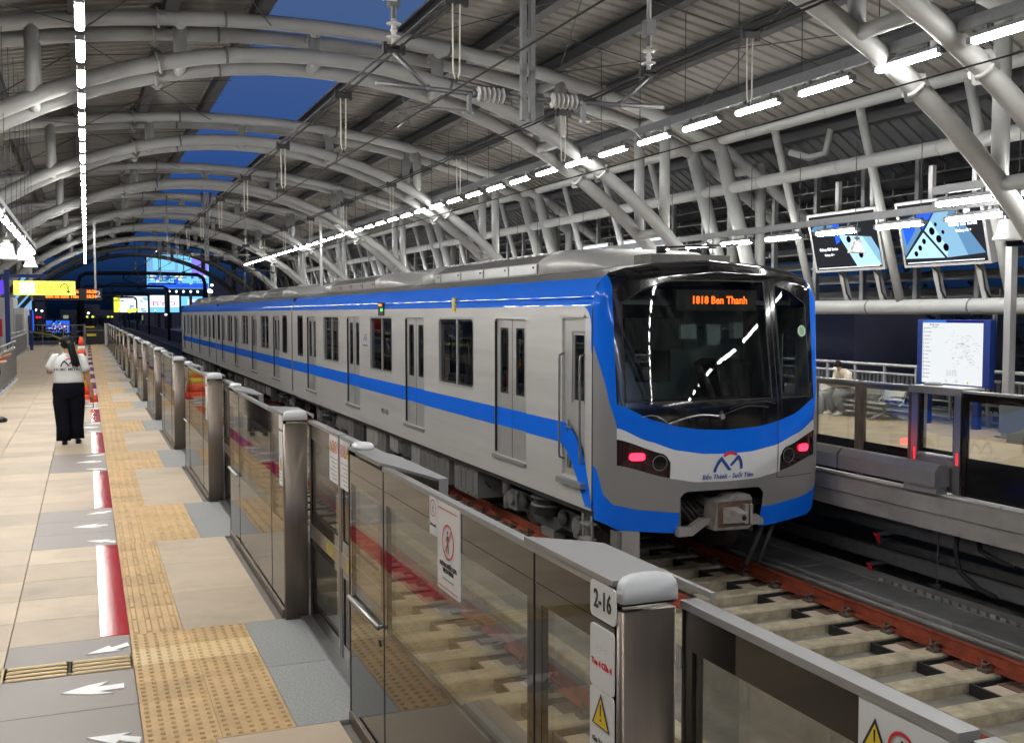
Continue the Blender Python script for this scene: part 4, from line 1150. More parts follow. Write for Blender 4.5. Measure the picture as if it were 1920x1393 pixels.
# cab inside
ci=MB(); ci.mi(0).box(TX-1.32,TX+1.32,11.35,11.40,0,1.05).box(TX-1.32,TX-.25,11.35,11.40,1.05,2.2).box(TX+.25,TX+1.32,11.35,11.40,1.05,2.2).box(TX-.25,TX+.25,11.35,11.40,1.75,2.2)
ci.mi(1).box(TX-1.2,TX+1.2,9.95,10.5,.6,.92,.03).box(TX-1.1,TX-.35,10.05,10.2,1.50,1.85,.01)
ci.mi(0).box(TX-.42,TX-.22,10.0,10.12,1.62,1.78).box(TX+.30,TX+.42,10.05,10.15,1.62,1.80).box(TX-.05,TX+.12,10.05,10.10,1.55,1.78)
ci.mi(1).box(TX+.5,TX+.95,10.6,11.2,.3,1.35,.06)
ci.build('cab_interior',['cab_grey','dark_trim'],train)
# logo and lettering
def logo(b,f,sc,m0=0,m1=1):
    Pn=lambda x,y:((x-717)/430*sc,(372-y)/430*sc)
    def arc(pts): return [Pn(*p) for p in pts]
    strips=[([(505,372),(520,318),(548,262),(582,213),(620,176)],[(545,372),(556,330),(575,290),(598,262),(618,240)]),
            ([(620,176),(770,355)],[(618,240),(720,357)]),
            ([(862,163),(893,200),(915,245),(928,295),(929,345)],[(858,222),(873,245),(884,280),(890,315),(889,348)]),
            ([(862,163),(740,287)],[(858,222),(765,312)])]
    for a,c in strips:
        a=arc(a); c=arc(c); v=[f(*p) for p in a]+[f(*p) for p in c]; n=len(a)
        b.mi(m0).add(v,[(i,i+1,n+i+1,n+i) for i in range(n-1)])
    a=arc([(638,165),(670,142),(705,128),(745,123),(790,128),(822,140),(848,155)]); c=arc([(660,195),(690,176),(715,166),(745,161),(780,164),(808,172),(832,181)])
    n=len(a); b.mi(m1).add([f(*p) for p in a]+[f(*p) for p in c],[(i,i+1,n+i+1,n+i) for i in range(n-1)])
b=MB(); logo(b,lambda x,z:N(x/TW,.168+z,.004),.385); b.build('emblem',['print_blue','print_red'],train,fix=False)
yy=N(0,.12,.007)[1]
text('line_name','Bến Thành - Suối Tiên',.072,'print_blue',train,(TX-.0,yy,.118),(math.pi/2-.03,0,0),shear=.25,bold=.0006)
XS=TX-TW-.005
text('car_number','MC-1115',.13,'print_black',train,(XS,18.62,.10),RX,sx=.95)
b=MB(); logo(b,lambda x,z:(XS+.001,20.05-x,1.35+z),.27); b.build('emblem',['print_blue','print_red'],train,fix=False)
text('line_name','Bến Thành-Suối Tiên',.045,'print_blue',train,(XS,20.05,1.28),RX,shear=.25)
# side indicator and emergency plate
MB().box(XS-.02,XS+.02,18.62,18.98,1.86,2.10).build('side_indicator','dark_trim',train)
MB().box(XS-.0225,XS-.0205,18.66,18.80,1.94,1.99).build('indicator_light','led_green',train); MB().box(XS-.0225,XS-.0205,18.72,18.94,2.04,2.07).build('indicator_light','led',train)
MB().box(XS-.012,XS+.01,14.62,14.76,1.93,2.13,.0).mi(1).box(XS-.0145,XS-.0125,14.645,14.735,1.96,2.10).build('emergency_plate',['chevron_yellow','tactile_bright'],train)
# coupler
cp=MB(); CXX=TX+.02; z=-.30
cp.mi(0).tube([(CXX,10.6,z),(CXX,9.85,z)],.11,12)
cp.prism([(CXX-.23,z-.16),(CXX-.20,z+.15),(CXX-.05,z+.17),(CXX-.0,z+.21),(CXX+.22,z+.21),(CXX+.25,z+.17),(CXX+.27,z-.12),(CXX+.20,z-.17)],'y',9.62,9.86)
cp.mi(1).box(CXX-.19,CXX+.24,9.608,9.619,z-.13,z+.15)
cp.mi(0).box(CXX+.12,CXX+.17,9.56,9.607,z-.10,z+.11).box(CXX+.19,CXX+.225,9.56,9.607,z-.10,z+.11)
cp.rings([[(CXX-.13,9.607,z-.09),(CXX+.05,9.607,z-.09),(CXX+.05,9.607,z+.09),(CXX-.13,9.607,z+.09)],[(CXX-.03,9.42,z-.05),(CXX+.06,9.42,z-.05),(CXX+.06,9.42,z+.05),(CXX-.03,9.42,z+.05)]],sm=False)
cp.mi(2).lathe([(.03,-.004),(.03,0)],(CXX+.015,9.419,z),axis='y',n=10)
cp.build('coupler',['coupler','coupler_rust','black_rubber'],train)
MB().prism([(TX-.60,-.52),(TX-.60,-.42),(TX-.44,-.42),(TX-.30,-.34),(TX+.42,-.34),(TX+.50,-.40),(TX+.50,-.46),(TX-.26,-.42),(TX-.42,-.52)],'y',9.72,9.80).build('coupler_support','under_light',train)
MB().box(TX-.60,TX-.50,9.84,10.3,-.50,-.13).build('bracket','under_grey',train)
MB().box(TX-.62,TX+.54,10.32,10.4,-.5,.0).build('pocket_back','dark_trim',train)
cl=MB()
for q in range(5): cl.tube([(TX-.45+q*.08,10.3,-.05-.03*q),(TX-.40+q*.07,9.95,-.28),(TX-.3+q*.08,9.9,-.42)],.018,6)
cl.build('brake_hoses','under_dark',train)
MB().box(TX-1.22,TX-1.0,9.86,10.0,-.78,-.44).build('rail_guard','under_light',train); MB().box(TX-1.275,TX-1.235,9.86,10.02,-.76,-.44).build('rail_guard','under_grey',train)
b=MB()
for y in (10.30,10.52): b.tube([(TX-1.36,y,-.25),(TX-1.36,y,-.40),(TX-1.34,y,-.78)],.018,6)
for z in (-.45,-.62,-.77): b.box(TX-1.40,TX-1.30,10.30,10.52,z,z+.02)
b.build('side_steps','under_light',train)
b=MB().tube([(TX+.62,9.9,-.5),(TX+.40,9.9,-.95)],.03,6).tube([(TX+.78,9.92,-.5),(TX+.58,9.92,-.95)],.03,6); b.build('guard_iron','under_dark',train)
# ------------------------------------------------------------ platform gates, far side (seen from the tracks)
def far_gate(F,label):
    t=thing('platform_gate',label,'platform gate',(8.4,F,0),'glass platform gates along the far platform')
    X=8.30; H=1.125
    # cabinet unit
    for y in (F,F+.60): MB().box(X,X+.13,y,y+.09,.02,H-.02,.004).build('post','steel_bright',t)
    MB().box(X-.02,X+.30,F-.02,F+.72,H-.018,H+.004).box(X-.02,X-.008,F-.02,F+.72,H-.075,H-.018).build('cover_plate','cap_silver',t)
    MB().lathe([(.10,0),(.098,.015),(.07,.03),(.02,.034)],(X+.16,F+.55,H+.005),n=16).build('beacon','galv',t)
    o=MB().box(X+.03,X+.05,F+.09,F+.13,.42,H-.02).box(X+.03,X+.05,F+.56,F+.60,.42,H-.02).box(X+.03,X+.05,F+.13,F+.56,.42,.46).build('pane_frame','frit',t)
    MB().box(X+.034,X+.046,F+.13,F+.56,.46,H-.02).build('glass_pane','glass',o)
    MB().prism([(F+.095,.03),(F+.595,.03),(F+.595,.38),(F+.095,.38)],'x',X+.02,X+.10).prism([(X-.01,.38),(X+.12,.38),(X+.12,.405),(X+.0,.40)],'y',F+.095,F+.595).build('drive_cabinet','cover_grey',t)
    for y in (F+.005,F+.605): MB().box(X-.004,X-.0005,y+.02,y+.045,.33,.46).build('indicator_light','red_soft',t)
    # leaves
    for (ya,yb) in ((F+.70,F+1.53),(F+1.56,F+2.38)):
        o=MB().box(X+.02,X+.06,ya,ya+.06,.02,H-.03).box(X+.02,X+.06,yb-.06,yb,.02,H-.03).box(X+.02,X+.06,ya+.06,yb-.06,H-.08,H-.03).build('door_leaf','steel_brown',t)
        MB().box(X+.034,X+.046,ya+.06,yb-.06,.42,H-.08).build('glass_pane','glass',o)
        MB().box(X+.03,X+.05,ya+.06,yb-.06,.02,.42).build('lower_panel','black_panel',o)
        MB().box(X-.0,X+.08,ya,yb,H-.03,H-.006).build('leaf_rail','steel_bright',o)
    # fixed panels
    for (ya,yb) in ((F+2.42,F+3.05),(F+3.06,F+4.38)):
        o=MB().box(X+.02,X+.06,ya,ya+.05,.02,H-.04).box(X+.02,X+.06,yb-.05,yb,.02,H-.04).box(X+.02,X+.06,ya+.05,yb-.05,H-.12,H-.04).build('fixed_panel','frit',t)
        MB().box(X+.034,X+.046,ya+.05,yb-.05,.42,H-.12).build('glass_pane','glass',o)
        MB().box(X+.03,X+.05,ya+.05,yb-.05,.02,.42).build('lower_panel','black_panel',o)
        MB().box(X-.0,X+.10,ya,yb,H-.04,H-.015).build('top_rail','cap_silver',o)
    MB().prism([(8.09,.10),(8.09,.26),(8.15,.335),(8.24,.335),(8.29,.30),(8.29,.10)],'y',F+.12,F+1.62).build('drive_cover','cover_grey',t)
    MB().box(8.14,8.29,F+.15,F+.62,.02,.095).build('bracket','under_light',t)
    MB().box(8.22,8.26,F-.6,F+4.38-.62,.003,.02).build('sill_strip','white_film',t)
    MB().prism([(8.09,.10),(8.09,.26),(8.15,.335),(8.24,.335),(8.29,.30),(8.29,.10)],'y',F+1.66,F+3.2).build('drive_cover','cover_grey',t)
    return t
fl=['glass gate of the far platform beside the train front, under the route map board','glass gate panels of the far platform at the right edge of the picture','glass gate of the far platform partly hidden by the front end of the train','second glass gate of the far platform hidden behind the train','third glass gate of the far platform hidden behind the train']
fg=far_gate(8.18,fl[0])
for k,l in ((-1,fl[1]),(1,fl[2]),(2,fl[3]),(3,fl[4])): dup(fg,(0,k*PER,0),l)
tp=MB().box(8.345,8.3595,9.70,9.76,.50,.58); tp.build('green_tape','led_green',fg).data.materials[0]=mat('green_tape',(.02,.22,.12),.5)
# ------------------------------------------------------------ advertising screens
def screen(Ya,Yb,label,kind):
    t=thing('advert_screen',label,'advert screen',(13.45,(Ya+Yb)/2,2.7),'lit advertising screens on the far wall')
    z0,z1=2.74,3.80; xt,xb=13.27,13.52
    nrm=Vector((-(z1-z0),0,-(xb-xt))).normalized()
    def mp(a,b,o=0): return Vector((xb+(xt-xb)*b,Ya+(Yb-Ya)*a,z0+(z1-z0)*b))+nrm*o
    bx=MB(); c=[mp(-.02,-.03,0),mp(1.02,-.03,0),mp(1.02,1.03,0),mp(-.02,1.03,0)]; d=[p-nrm*.16 for p in c]
    bx.rings([[*d],[*c]],sm=False); bx.build('casing','fence_white',t)
    def poly(pts,m,o,name):
        MB().add([mp(a,b,o) for a,b in pts],[tuple(range(len(pts)))]).build(name,m,t,fix=False)
    poly([(0.01,.015),(.99,.015),(.99,.985),(.01,.985)],'ad_dark',.003,'picture_ground')
    L=.006
    def circ(a,b,r,o=L+.004):
        w=abs(Yb-Ya); return [(a+r*math.cos(q)/w,b+r*math.sin(q)*1.0) for q in [2*math.pi*i/16 for i in range(16)]]
    if kind==2:
        poly([(.01,.72),(.20,.80),(.27,.56),(.02,.16)],'ad_mid',L,'picture_shape')
        poly([(.04,.62),(.16,.70),(.20,.58),(.06,.33)],'ad_blue',L+.001,'picture_shape')
        poly([(.18,.92),(.50,.92),(.29,.57)],'ad_blue',L,'picture_shape')
        poly([(.02,.12),(.29,.52),(.51,.10)],'ad_pale',L,'picture_shape')
        poly([(.31,.55),(.49,.88),(.60,.88),(.78,.12),(.54,.10)],'ad_steel',L,'picture_shape')
        poly([(.31,.55),(.40,.70),(.56,.24),(.54,.10)],'ad_pale',L+.001,'picture_shape')
        poly([(.60,.88),(.67,.88),(.98,.14),(.78,.12)],'ad_mid',L,'picture_shape')
        cs=[(.165,.19,.045),(.225,.28,.045),(.285,.38,.045),(.40,.53,.062),(.47,.40,.062),(.54,.26,.062),(.455,.63,.033),(.53,.50,.033)]
        tx,tz=.77,.60
    else:
        poly([(.43,.62),(.90,.54),(.985,.20),(.985,.05),(.64,.05)],'ad_pale',L,'picture_shape')
        poly([(.78,.56),(.90,.54),(.985,.30),(.985,.05)],'ad_steel',L+.001,'picture_shape')
        poly([(.01,.74),(.10,.84),(.44,.84),(.44,.60),(.2,.62)],'ad_mid',L,'picture_shape')
        poly([(.36,.88),(.47,.88),(.44,.50),(.38,.46)],'ad_blue',L+.001,'picture_shape')
        cs=[(.575,.53,.06),(.645,.39,.06),(.72,.25,.06),(.66,.50,.033),(.74,.36,.033)]
        tx,tz=.25,.38
    for (a,b,r) in cs: poly(circ(a,b,r),'ad_black',L+.003,'picture_circle')
    rot=(math.pi/2-math.atan((xb-xt)/(z1-z0))*-1,0,-math.pi/2)
    text('advert_text','Galaxy S25 Series',.085 if kind==2 else .075,'ad_text',t,mp(tx,tz,L+.006),rot,bold=.002)
    text('advert_text','Galaxy AI +',.07 if kind==2 else .06,'ad_text',t,mp(tx,tz-.10,L+.006),rot,bold=.0015)
    b=MB()
    for i in range(60):
        a=.04+i*.0153; b.add([mp(a,.035,L),mp(a+.011,.035,L),mp(a+.011,.052,L),mp(a,.052,L)],[(0,1,2,3)])
    b.build('small_print','ad_text',t,fix=False)
    for a in (.28,.80):
        y=Ya+(Yb-Ya)*a
        x0=13.40; MB().box(x0+.14,x0+.22,y-.05,y+.05,3.7,4.45).build('hanger','fence_white',t)
        MB().prism([(x0+.22,2.8),(x0+.32,2.8),(x0+.52,2.15),(x0+.42,2.15)],'y',y-.05,y+.05).build('hanger','fence_white',t)
        MB().tube([(x0+.2,y-.02,2.72),(x0+.26,y-.10,2.6),(x0+.34,y-.09,2.3),(x0+.45,y-.10,2.15)],.016,6).build('cable','black_rubber',t)
    return t
screen(14.66,12.80,'larger lit screen showing pale blue phones, right of the white strut','%s' and 2)
screen(17.10,15.22,'smaller looking lit screen with dark left half and one pale phone, nearer the train','' or 1)
# ------------------------------------------------------------ route map board
t=thing('route_map_board','white lit route map board in a blue frame behind the far gates','map board',(13.45,13.3,0))
MB().box(13.31,13.42,12.55,14.12,.70,1.80,.01).build('frame','blue_paint',t)
for y in (12.78,13.86): MB().box(13.32,13.41,y,y+.12,0.02,.70).build('post','blue_paint',t)
o=MB().box(13.300,13.3095,12.69,13.99,.73,1.745).build('map_panel','map_white',t)
MB().box(13.300,13.3095,13.47,13.99,1.747,1.785).build('header_band','map_blue',t); MB().box(13.300,13.3095,12.69,13.468,1.747,1.785).build('header_band','map_navy',t)
mx=13.2985
def mq(b,y0,y1,z0,z1): b.quad((mx,y0,z0),(mx,y1,z0),(mx,y1,z1),(mx,y0,z1))
b=MB(); rr=random.Random(3)
for i in range(14): mq(b,13.955,13.965,.80+i*.064,.80+i*.064+.045)
b.build('station_list','print_blue',o,fix=False)
b=MB()
for i in range(14): mq(b,13.93-rr.uniform(.08,.16),13.935,.815+i*.064,.815+i*.064+.012)
for i in range(90):
    y,z=13.4-rr.gauss(.36,.17),1.25+rr.gauss(0,.17)
    if 12.72<y<13.45 and .95<z<1.68: mq(b,y,y+rr.uniform(.01,.07),z,z+.006)
for i in range(10):
    y=13.42-rr.random()*.66; z=1.0+rr.random()*.6; 
    y2,z2=y-rr.uniform(-.2,.2),z+rr.uniform(-.2,.2)
    if 12.72<y2<13.45 and .95<z2<1.68: b.quad((mx,y,z),(mx,y2,z2),(mx,y2,z2+.005),(mx,y,z+.005))
for i in range(5):
    for j in range(4): mq(b,13.40-j*.06,13.44-j*.06,.87+i*.02,.876+i*.02)
mq(b,13.50,13.93,1.655,1.658); b.build('map_lines','print_grey',o,fix=False)
text('map_title','Đi Bến Thành',.036,'print_black',o,(mx-.001,13.72,1.71),RX); text('map_title','To Ben Thanh',.022,'print_black',o,(mx-.001,13.72,1.675),RX)
b=MB(); ring2(b.mi(0),mx-.001,13.44,.775,.025,.004); ring2(b.mi(1),mx-.001,13.22,.775,.025,.006); tri(b.mi(2),mx-.001,12.98,.772,.025); b.build('map_symbols',['print_black','print_red','print_yellow'],o,fix=False)
# post with horn, cabinet
t=thing('speaker_post','pale square post at the right edge behind the far gates','post',(12.9,11.8,0)); MB().box(12.84,12.96,11.74,11.86,.02,2.9).build('shaft','fence_white',t); MB().box(12.78,13.02,11.68,11.92,.02,.04).build('foot','galv',t)
t=thing('info_cabinet','grey blue glass information cabinet at the right edge on the far platform','cabinet',(12.5,11.1,0)); MB().box(12.35,12.65,10.85,11.45,.16,.72,.02).build('body','cabinet_blue',t); MB().box(12.40,12.60,10.95,11.35,.02,.16).build('foot','galv',t)
# ------------------------------------------------------------ railing and planter behind the far platform
def railing(x,y0,y1,label,px=.82,h=.93,slats=True,m='fence_white'):
    t=thing('railing',label,'railing',(x,(y0+y1)/2,0))
    MB().tube([(x,y0,h),(x,y1,h)],.032,8).build('top_rail',m,t)
    b=MB()
    for z in (h-.16,.52,.36,.2,.08): b.tube([(x+.01,y0,z),(x+.01,y1,z)],.018 if z<h-.2 else .024,6)
    b.build('lower_rails',m,t)
    n=int((y1-y0)/px); p=MB().box(x-.02,x+.025,y0,y0+.045,0.02,h).build('post',m,t)
    for i in range(1,n+1): inst(p,t,(0,i*px,0),'post')
    if slats:
        s=MB().box(x+.07,x+.10,y0+.02,y0+.085,.40,h-.175).build('slat','slat_grey',t); ns=int((y1-y0)/.11)
        for i in range(1,min(ns,295)): inst(s,t,(0,i*.11,0),'slat')
    return t
railing(14.0,5.0,37,'white pipe railing with dark grey slats along the back of the far platform')
for i in range(5):
    y=6.5+i*3.4; t=thing('planter',f'low white planter with dark leafy plants behind the far railing, {ordn(i)} from the right','planter',(14.5,y,0),'planters behind the far railing')
    MB().box(14.2,14.75,y,y+3.2,.0,.18,.01).build('trough','fence_white',t)
    b=MB(); rr=random.Random(i)
    for q in range(420):
        cy_=y+.1+rr.random()*3.0; h=.2+rr.random()*.34*(.6+.4*math.sin(cy_*5)); x=14.25+rr.random()*.45
        a=rr.random()*6.28; l=.05+rr.random()*.09; dx,dy=math.cos(a)*l,math.sin(a)*l; w=.022
        b.add([(x,cy_,h),(x+dx*.5-dy*w/l,cy_+dy*.5+dx*w/l,h+.03),(x+dx,cy_+dy,h-.01),(x+dx*.5+dy*w/l,cy_+dy*.5-dx*w/l,h+.03)],[(0,1,2,3)])
    b.build('leaves','leaf_green',t,fix=False)['kind']='stuff'
    b=MB()
    for q in range(24):
        yy=y+.1+q*.13; b.tube([(14.45,yy,.18),(14.45+rr.uniform(-.1,.1),yy+rr.uniform(-.06,.06),.42)],.006,4)
    b.build('stems','bark',t)
# ------------------------------------------------------------ bench
t=thing('bench','silver metal waiting bench where the masked man sits','bench',(13.2,16,0))
MB().box(13.10,13.16,14.35,17.9,.24,.28).build('beam','galv',t)
MB().tube([(13.13,14.35,.13),(13.13,17.9,.13)],.012,6).build('stretcher','steel_bright',t)
seat=None
for i in range(6):
    y=14.40+i*.59
    if seat is None:
        s=MB().prism([(12.86,.315),(12.88,.33),(13.10,.305),(13.25,.30),(13.25,.285),(13.10,.29),(12.87,.30)],'y',y,y+.53).build('seat','steel_bright',t)
        bk=MB().prism([(13.25,.36),(13.36,.60),(13.385,.61),(13.375,.59),(13.27,.35)],'y',y,y+.53).build('backrest','steel_bright',t)
        ar=MB().tube([(13.29,y-.03,.42),(12.98,y-.03,.45),(12.92,y-.03,.43),(12.98,y-.03,.30),(13.13,y-.03,.27)],.012,6).tube([(13.13,y-.03,.27),(13.24,y-.03,.31),(13.37,y-.03,.60)],.013,6).build('armrest','steel_bright',t); seat=True; ya0=y
    else: inst(s,t,(0,y-ya0,0),'seat'); inst(bk,t,(0,y-ya0,0),'backrest'); inst(ar,t,(0,y-ya0,0),'armrest')
inst(ar,t,(0,6*.59,0),'armrest')
for y in (14.7,16.2,17.6): MB().tube([(13.13,y,.25),(13.13,y,.14),(12.80,y,.04)],.02,8).tube([(13.13,y,.14),(13.42,y,.04)],.02,8).tube([(12.80,y,.02),(12.80,y,.05)],.025,8).build('leg','steel_bright',t)
# ------------------------------------------------------------ people
def skin_mesh(V,Ed,R,sub=2):
    me=bpy.data.meshes.new('body'); me.from_pydata(V,Ed,[]); o=bpy.data.objects.new('body',me); COL.objects.link(o)
    md=o.modifiers.new('s','SKIN'); md.use_smooth_shade=True
    for i,r in enumerate(R): me.skin_vertices[0].data[i].radius=r if isinstance(r,tuple) else (r,r)
    me.skin_vertices[0].data[0].use_root=True
    o.modifiers.new('b','SUBSURF').levels=sub; o.modifiers['b'].render_levels=sub
    dg=bpy.context.evaluated_depsgraph_get(); m=bpy.data.meshes.new_from_object(o.evaluated_get(dg)); bpy.data.objects.remove(o)
    return m
def person(name_label,loc,ang,P,sc=1.0,hold=None):
    """P: joints in (right, forward, up) metres"""
    t=thing('person',name_label,'person',loc)
    ca,sa=math.cos(ang),math.sin(ang)
    def T(p): return Vector((loc[0]+(p[0]*ca-p[1]*sa)*sc,loc[1]+(p[0]*sa+p[1]*ca)*sc,loc[2]+p[2]*sc))
    J=P['J']; order=list(J.keys()); V=[tuple(T(J[k][0])-Vector(loc)) for k in order]; R=[ (J[k][1]*sc if not isinstance(J[k][1],tuple) else (J[k][1][0]*sc,J[k][1][1]*sc)) for k in order]
    Ed=[(order.index(a),order.index(b)) for a,b in P['E']]
    me=skin_mesh(V,Ed,R); me.materials.clear(); me.materials.append(M[P['skin']])
    o=bpy.data.objects.new('body',me); COL.objects.link(o); o.parent=t
    def part(name,m,tubes,extra=None,n=14):
        b=MB()
        for pts,rs,*rz in tubes: b.tube([T(p) for p in pts],[r*sc for r in rs],n,rz=[r*sc for r in rz[0]] if rz else None)
        if extra: extra(b,T)
        return b.build(name,m,t)
    return t,T,part
def hand(b,T,w,d,curl,thumb=(1,0,0)):
    """palm and five fingers from the wrist w along d (unit), in body space"""
    w=Vector(w); d=Vector(d).normalized(); sd=Vector(thumb).normalized(); nr=d.cross(sd).normalized()
    b.tube([T(w),T(w+d*.045),T(w+d*.085)],[.020,.026,.022],8,rz=[.014,.014,.012])
    for i,l in enumerate((.062,.070,.066,.052)):
        s=sd*(.027-.018*i); p=w+d*.08+s; q=p+d*l*.45+nr*curl*.012; r=q+d*l*.3*(1-curl*.6)+nr*curl*.028; e=r+d*l*.25*(1-curl)+nr*curl*.022
        b.tube([T(p),T(q),T(r),T(e)],[.0085,.008,.0075,.006],6)
    p=w+d*.02+sd*.018; b.tube([T(p),T(p+sd*.022+d*.025),T(p+sd*.026+d*.05+nr*curl*.012)],[.011,.0095,.0075],6)
def head_extra(b,T,c,fwd,r=.095):
    pass
# -- woman walking away
J={'pelvis':((0,0,.86),.13),'waist':((0,.0,1.0),.115),'chest':((0,.02,1.15),(.14,.115)),'neckb':((0,.02,1.29),.06),'neck':((-.005,.035,1.36),.047),'head':((-.01,.06,1.455),(.078,.09)),'top':((-.01,.05,1.525),(.07,.08)),
 'shR':((.17,.01,1.245),.055),'elR':((.245,-.0,.99),.038),'wrR':((.30,.06,.775),.025),'haR':((.305,.075,.74),.022),
 'shL':((-.17,.01,1.245),.055),'elL':((-.27,.06,1.03),.038),'wrL':((-.17,.27,1.12),.026),'haL':((-.15,.30,1.14),.022),
 'hiR':((.09,0,.80),.09),'knR':((.10,.06,.45),.06),'anR':((.105,.02,.09),.04),'toR':((.11,.13,.035),.034),
 'hiL':((-.09,0,.80),.09),'knL':((-.085,.0,.45),.06),'anL':((-.06,-.06,.09),.04),'toL':((-.065,.06,.035),.034)}
Eg=[('pelvis','waist'),('waist','chest'),('chest','neckb'),('neckb','neck'),('neck','head'),('head','top'),('chest','shR'),('shR','elR'),('elR','wrR'),('wrR','haR'),('chest','shL'),('shL','elL'),('elL','wrL'),('wrL','haL'),('pelvis','hiR'),('hiR','knR'),('knR','anR'),('anR','toR'),('pelvis','hiL'),('hiL','knL'),('knL','anL'),('anL','toL')]
wl=(-.26,16.53,.0)
t,T,part=person('woman in white uniform shirt and black trousers walking away, black ponytail, radio in hand',wl,0,{'J':J,'E':Eg,'skin':'skin'})
def ell_rings(b,T,rows,n=18,fold=.0,seed=0):
    rr=random.Random(seed); rs=[]
    for (cx,cy,z,rx,ry) in rows:
        rs.append([T((cx+rx*math.cos(a)*(1+fold*math.sin(a*5+z*23)),cy+ry*math.sin(a)*(1+fold*math.sin(a*4+z*31)),z)) for a in [2*math.pi*k/n for k in range(n)]])
    b.rings(rs)
b=MB(); ell_rings(b,T,[(0,0,.90,.205,.15),(0,0,.915,.21,.155),(0,0,.97,.20,.148),(0,.0,1.04,.192,.14),(0,.01,1.12,.20,.145),(0,.015,1.20,.21,.14),(0,.02,1.26,.195,.115),(0,.02,1.295,.13,.09),(0,.025,1.32,.07,.065)],22,.022)
for s in (-1,1):
    sh=J['shR' if s>0 else 'shL'][0]; el=J['elR' if s>0 else 'elL'][0]
    a,c=Vector(sh),Vector(el); m=a+(c-a)*.75
    b.tube([T((s*.10,.015,1.265)),T((s*.165,.012,1.255)),T(a+(c-a)*.22),T(a+(c-a)*.5),T(m)],[.05,.075,.078,.076,.083],14)
b.build('shirt','shirt_white',t)
b=MB(); b.tube([T((.07*math.cos(a),.028+.066*math.sin(a),1.322+.012*math.sin(a))) for a in [2*math.pi*i/16 for i in range(17)]],.013,6,cap=False); b.build('collar','shirt_white',t)
b=MB(); b.tube([T((.074*math.cos(a),.028+.07*math.sin(a),1.308+.012*math.sin(a))) for a in [2*math.pi*i/16 for i in range(17)]],.004,5,cap=False); b.build('collar_stripe','print_black',t)
b=MB(); ell_rings(b,T,[(0,0,.93,.195,.14),(0,0,.86,.215,.165),(0,-.005,.78,.222,.165),(0,0,.70,.215,.14),(0,0,.66,.19,.12)],22,.012)
b.tube([T((.09,0,.80)),T((.100,.02,.62)),T((.098,.05,.45)),T((.096,.03,.25)),T((.098,.01,.07))],[.118,.122,.110,.098,.102],16)
b.tube([T((-.09,0,.80)),T((-.10,.0,.62)),T((-.09,-.0,.45)),T((-.082,-.03,.25)),T((-.082,-.055,.055))],[.118,.122,.110,.098,.102],16)
b.build('trousers','trousers_black',t)
b=MB()
for x,y in ((.115,.08),(-.07,.0)): b.rings([[T((x+.042*math.cos(a),y+.125*math.sin(a)*(1),z)) for a in [2*math.pi*k/14 for k in range(14)]] for z in (0.0,.03,.055)])
b.build('shoes','shoe_black',t)
b=MB(); hc=Vector((-.01,.055,1.48))
rs=[]
for i in range(9):
    ph=math.pi*i/8; rs.append([T(hc+Vector((.092*math.sin(ph)*math.cos(a),(-.018+.105*math.sin(ph)*math.sin(a)) if math.sin(a)<.35 else (.02+.06*math.sin(ph)*math.sin(a)),.105*math.cos(ph)))) for a in [2*math.pi*k/16 for k in range(16)]])
b.rings(rs)
b.tube([T((.02,-.05,1.50)),T((.045,-.10,1.44)),T((.065,-.115,1.33)),T((.085,-.13,1.22)),T((.12,-.135,1.13))],[.04,.055,.055,.045,.015],12,rz=[.03,.035,.035,.03,.01])
for q in range(9):
    x=.05+q*.012; b.tube([T((x*.8,-.11,1.32)),T((x,-.135-.002*q,1.2)),T((x+.02,-.135,1.12+.006*((q*7)%5)))],[.012,.012,.004],5)
b.build('hair','hair_black',t)
b=MB(); hand(b,T,(.302,.068,.76),(.05,.12,-1),.8,(-.3,1,.1)); hand(b,T,(-.16,.285,1.13),(.5,.8,.35),.7,(0,0,1)); b.build('hands','skin',t)
b=MB(); b.tube([T((-.10,.02,1.455)),T((-.108,.035,1.47)),T((-.104,.04,1.44))],.014,6).tube([T((.08,.02,1.455)),T((.088,.035,1.47)),T((.084,.04,1.44))],.014,6); b.build('ears','skin',t)
b=MB(); logo(b,lambda x,z:T((x+.0,-.131-.016,1.135+z))-Vector((0,.004,0)),.215); o=b.build('emblem',['print_black','print_red'],t,fix=False)
text('shirt_text','HCMC METRO',.052,'print_black',t,T((0,-.152,1.095)),(math.pi/2,0,0),bold=.001,sx=1.1)
rd=MB(); 
c=T((.31,.10,.70)); rd.box(c[0]-.022,c[0]+.022,c[1]-.02,c[1]+.02,c[2]-.06,c[2]+.065,.005).tube([(c[0]+.01,c[1],c[2]-.06),(c[0]+.02,c[1],c[2]-.19)],.006,6).box(c[0]-.02,c[0]-.005,c[1]-.01,c[1]+.01,c[2]+.065,c[2]+.08)
tag(rd.build('walkie_talkie','black_rubber'),'black walkie talkie held in the right hand of the woman in white','radio')
ph=T((-.13,.36,1.19)); tag(MB().box(ph[0]-.035,ph[0]+.035,ph[1]-.005,ph[1]+.005,ph[2]-.07,ph[2]+.07).build('phone','black_rubber'),'phone held up in the left hand of the woman in white','phone')
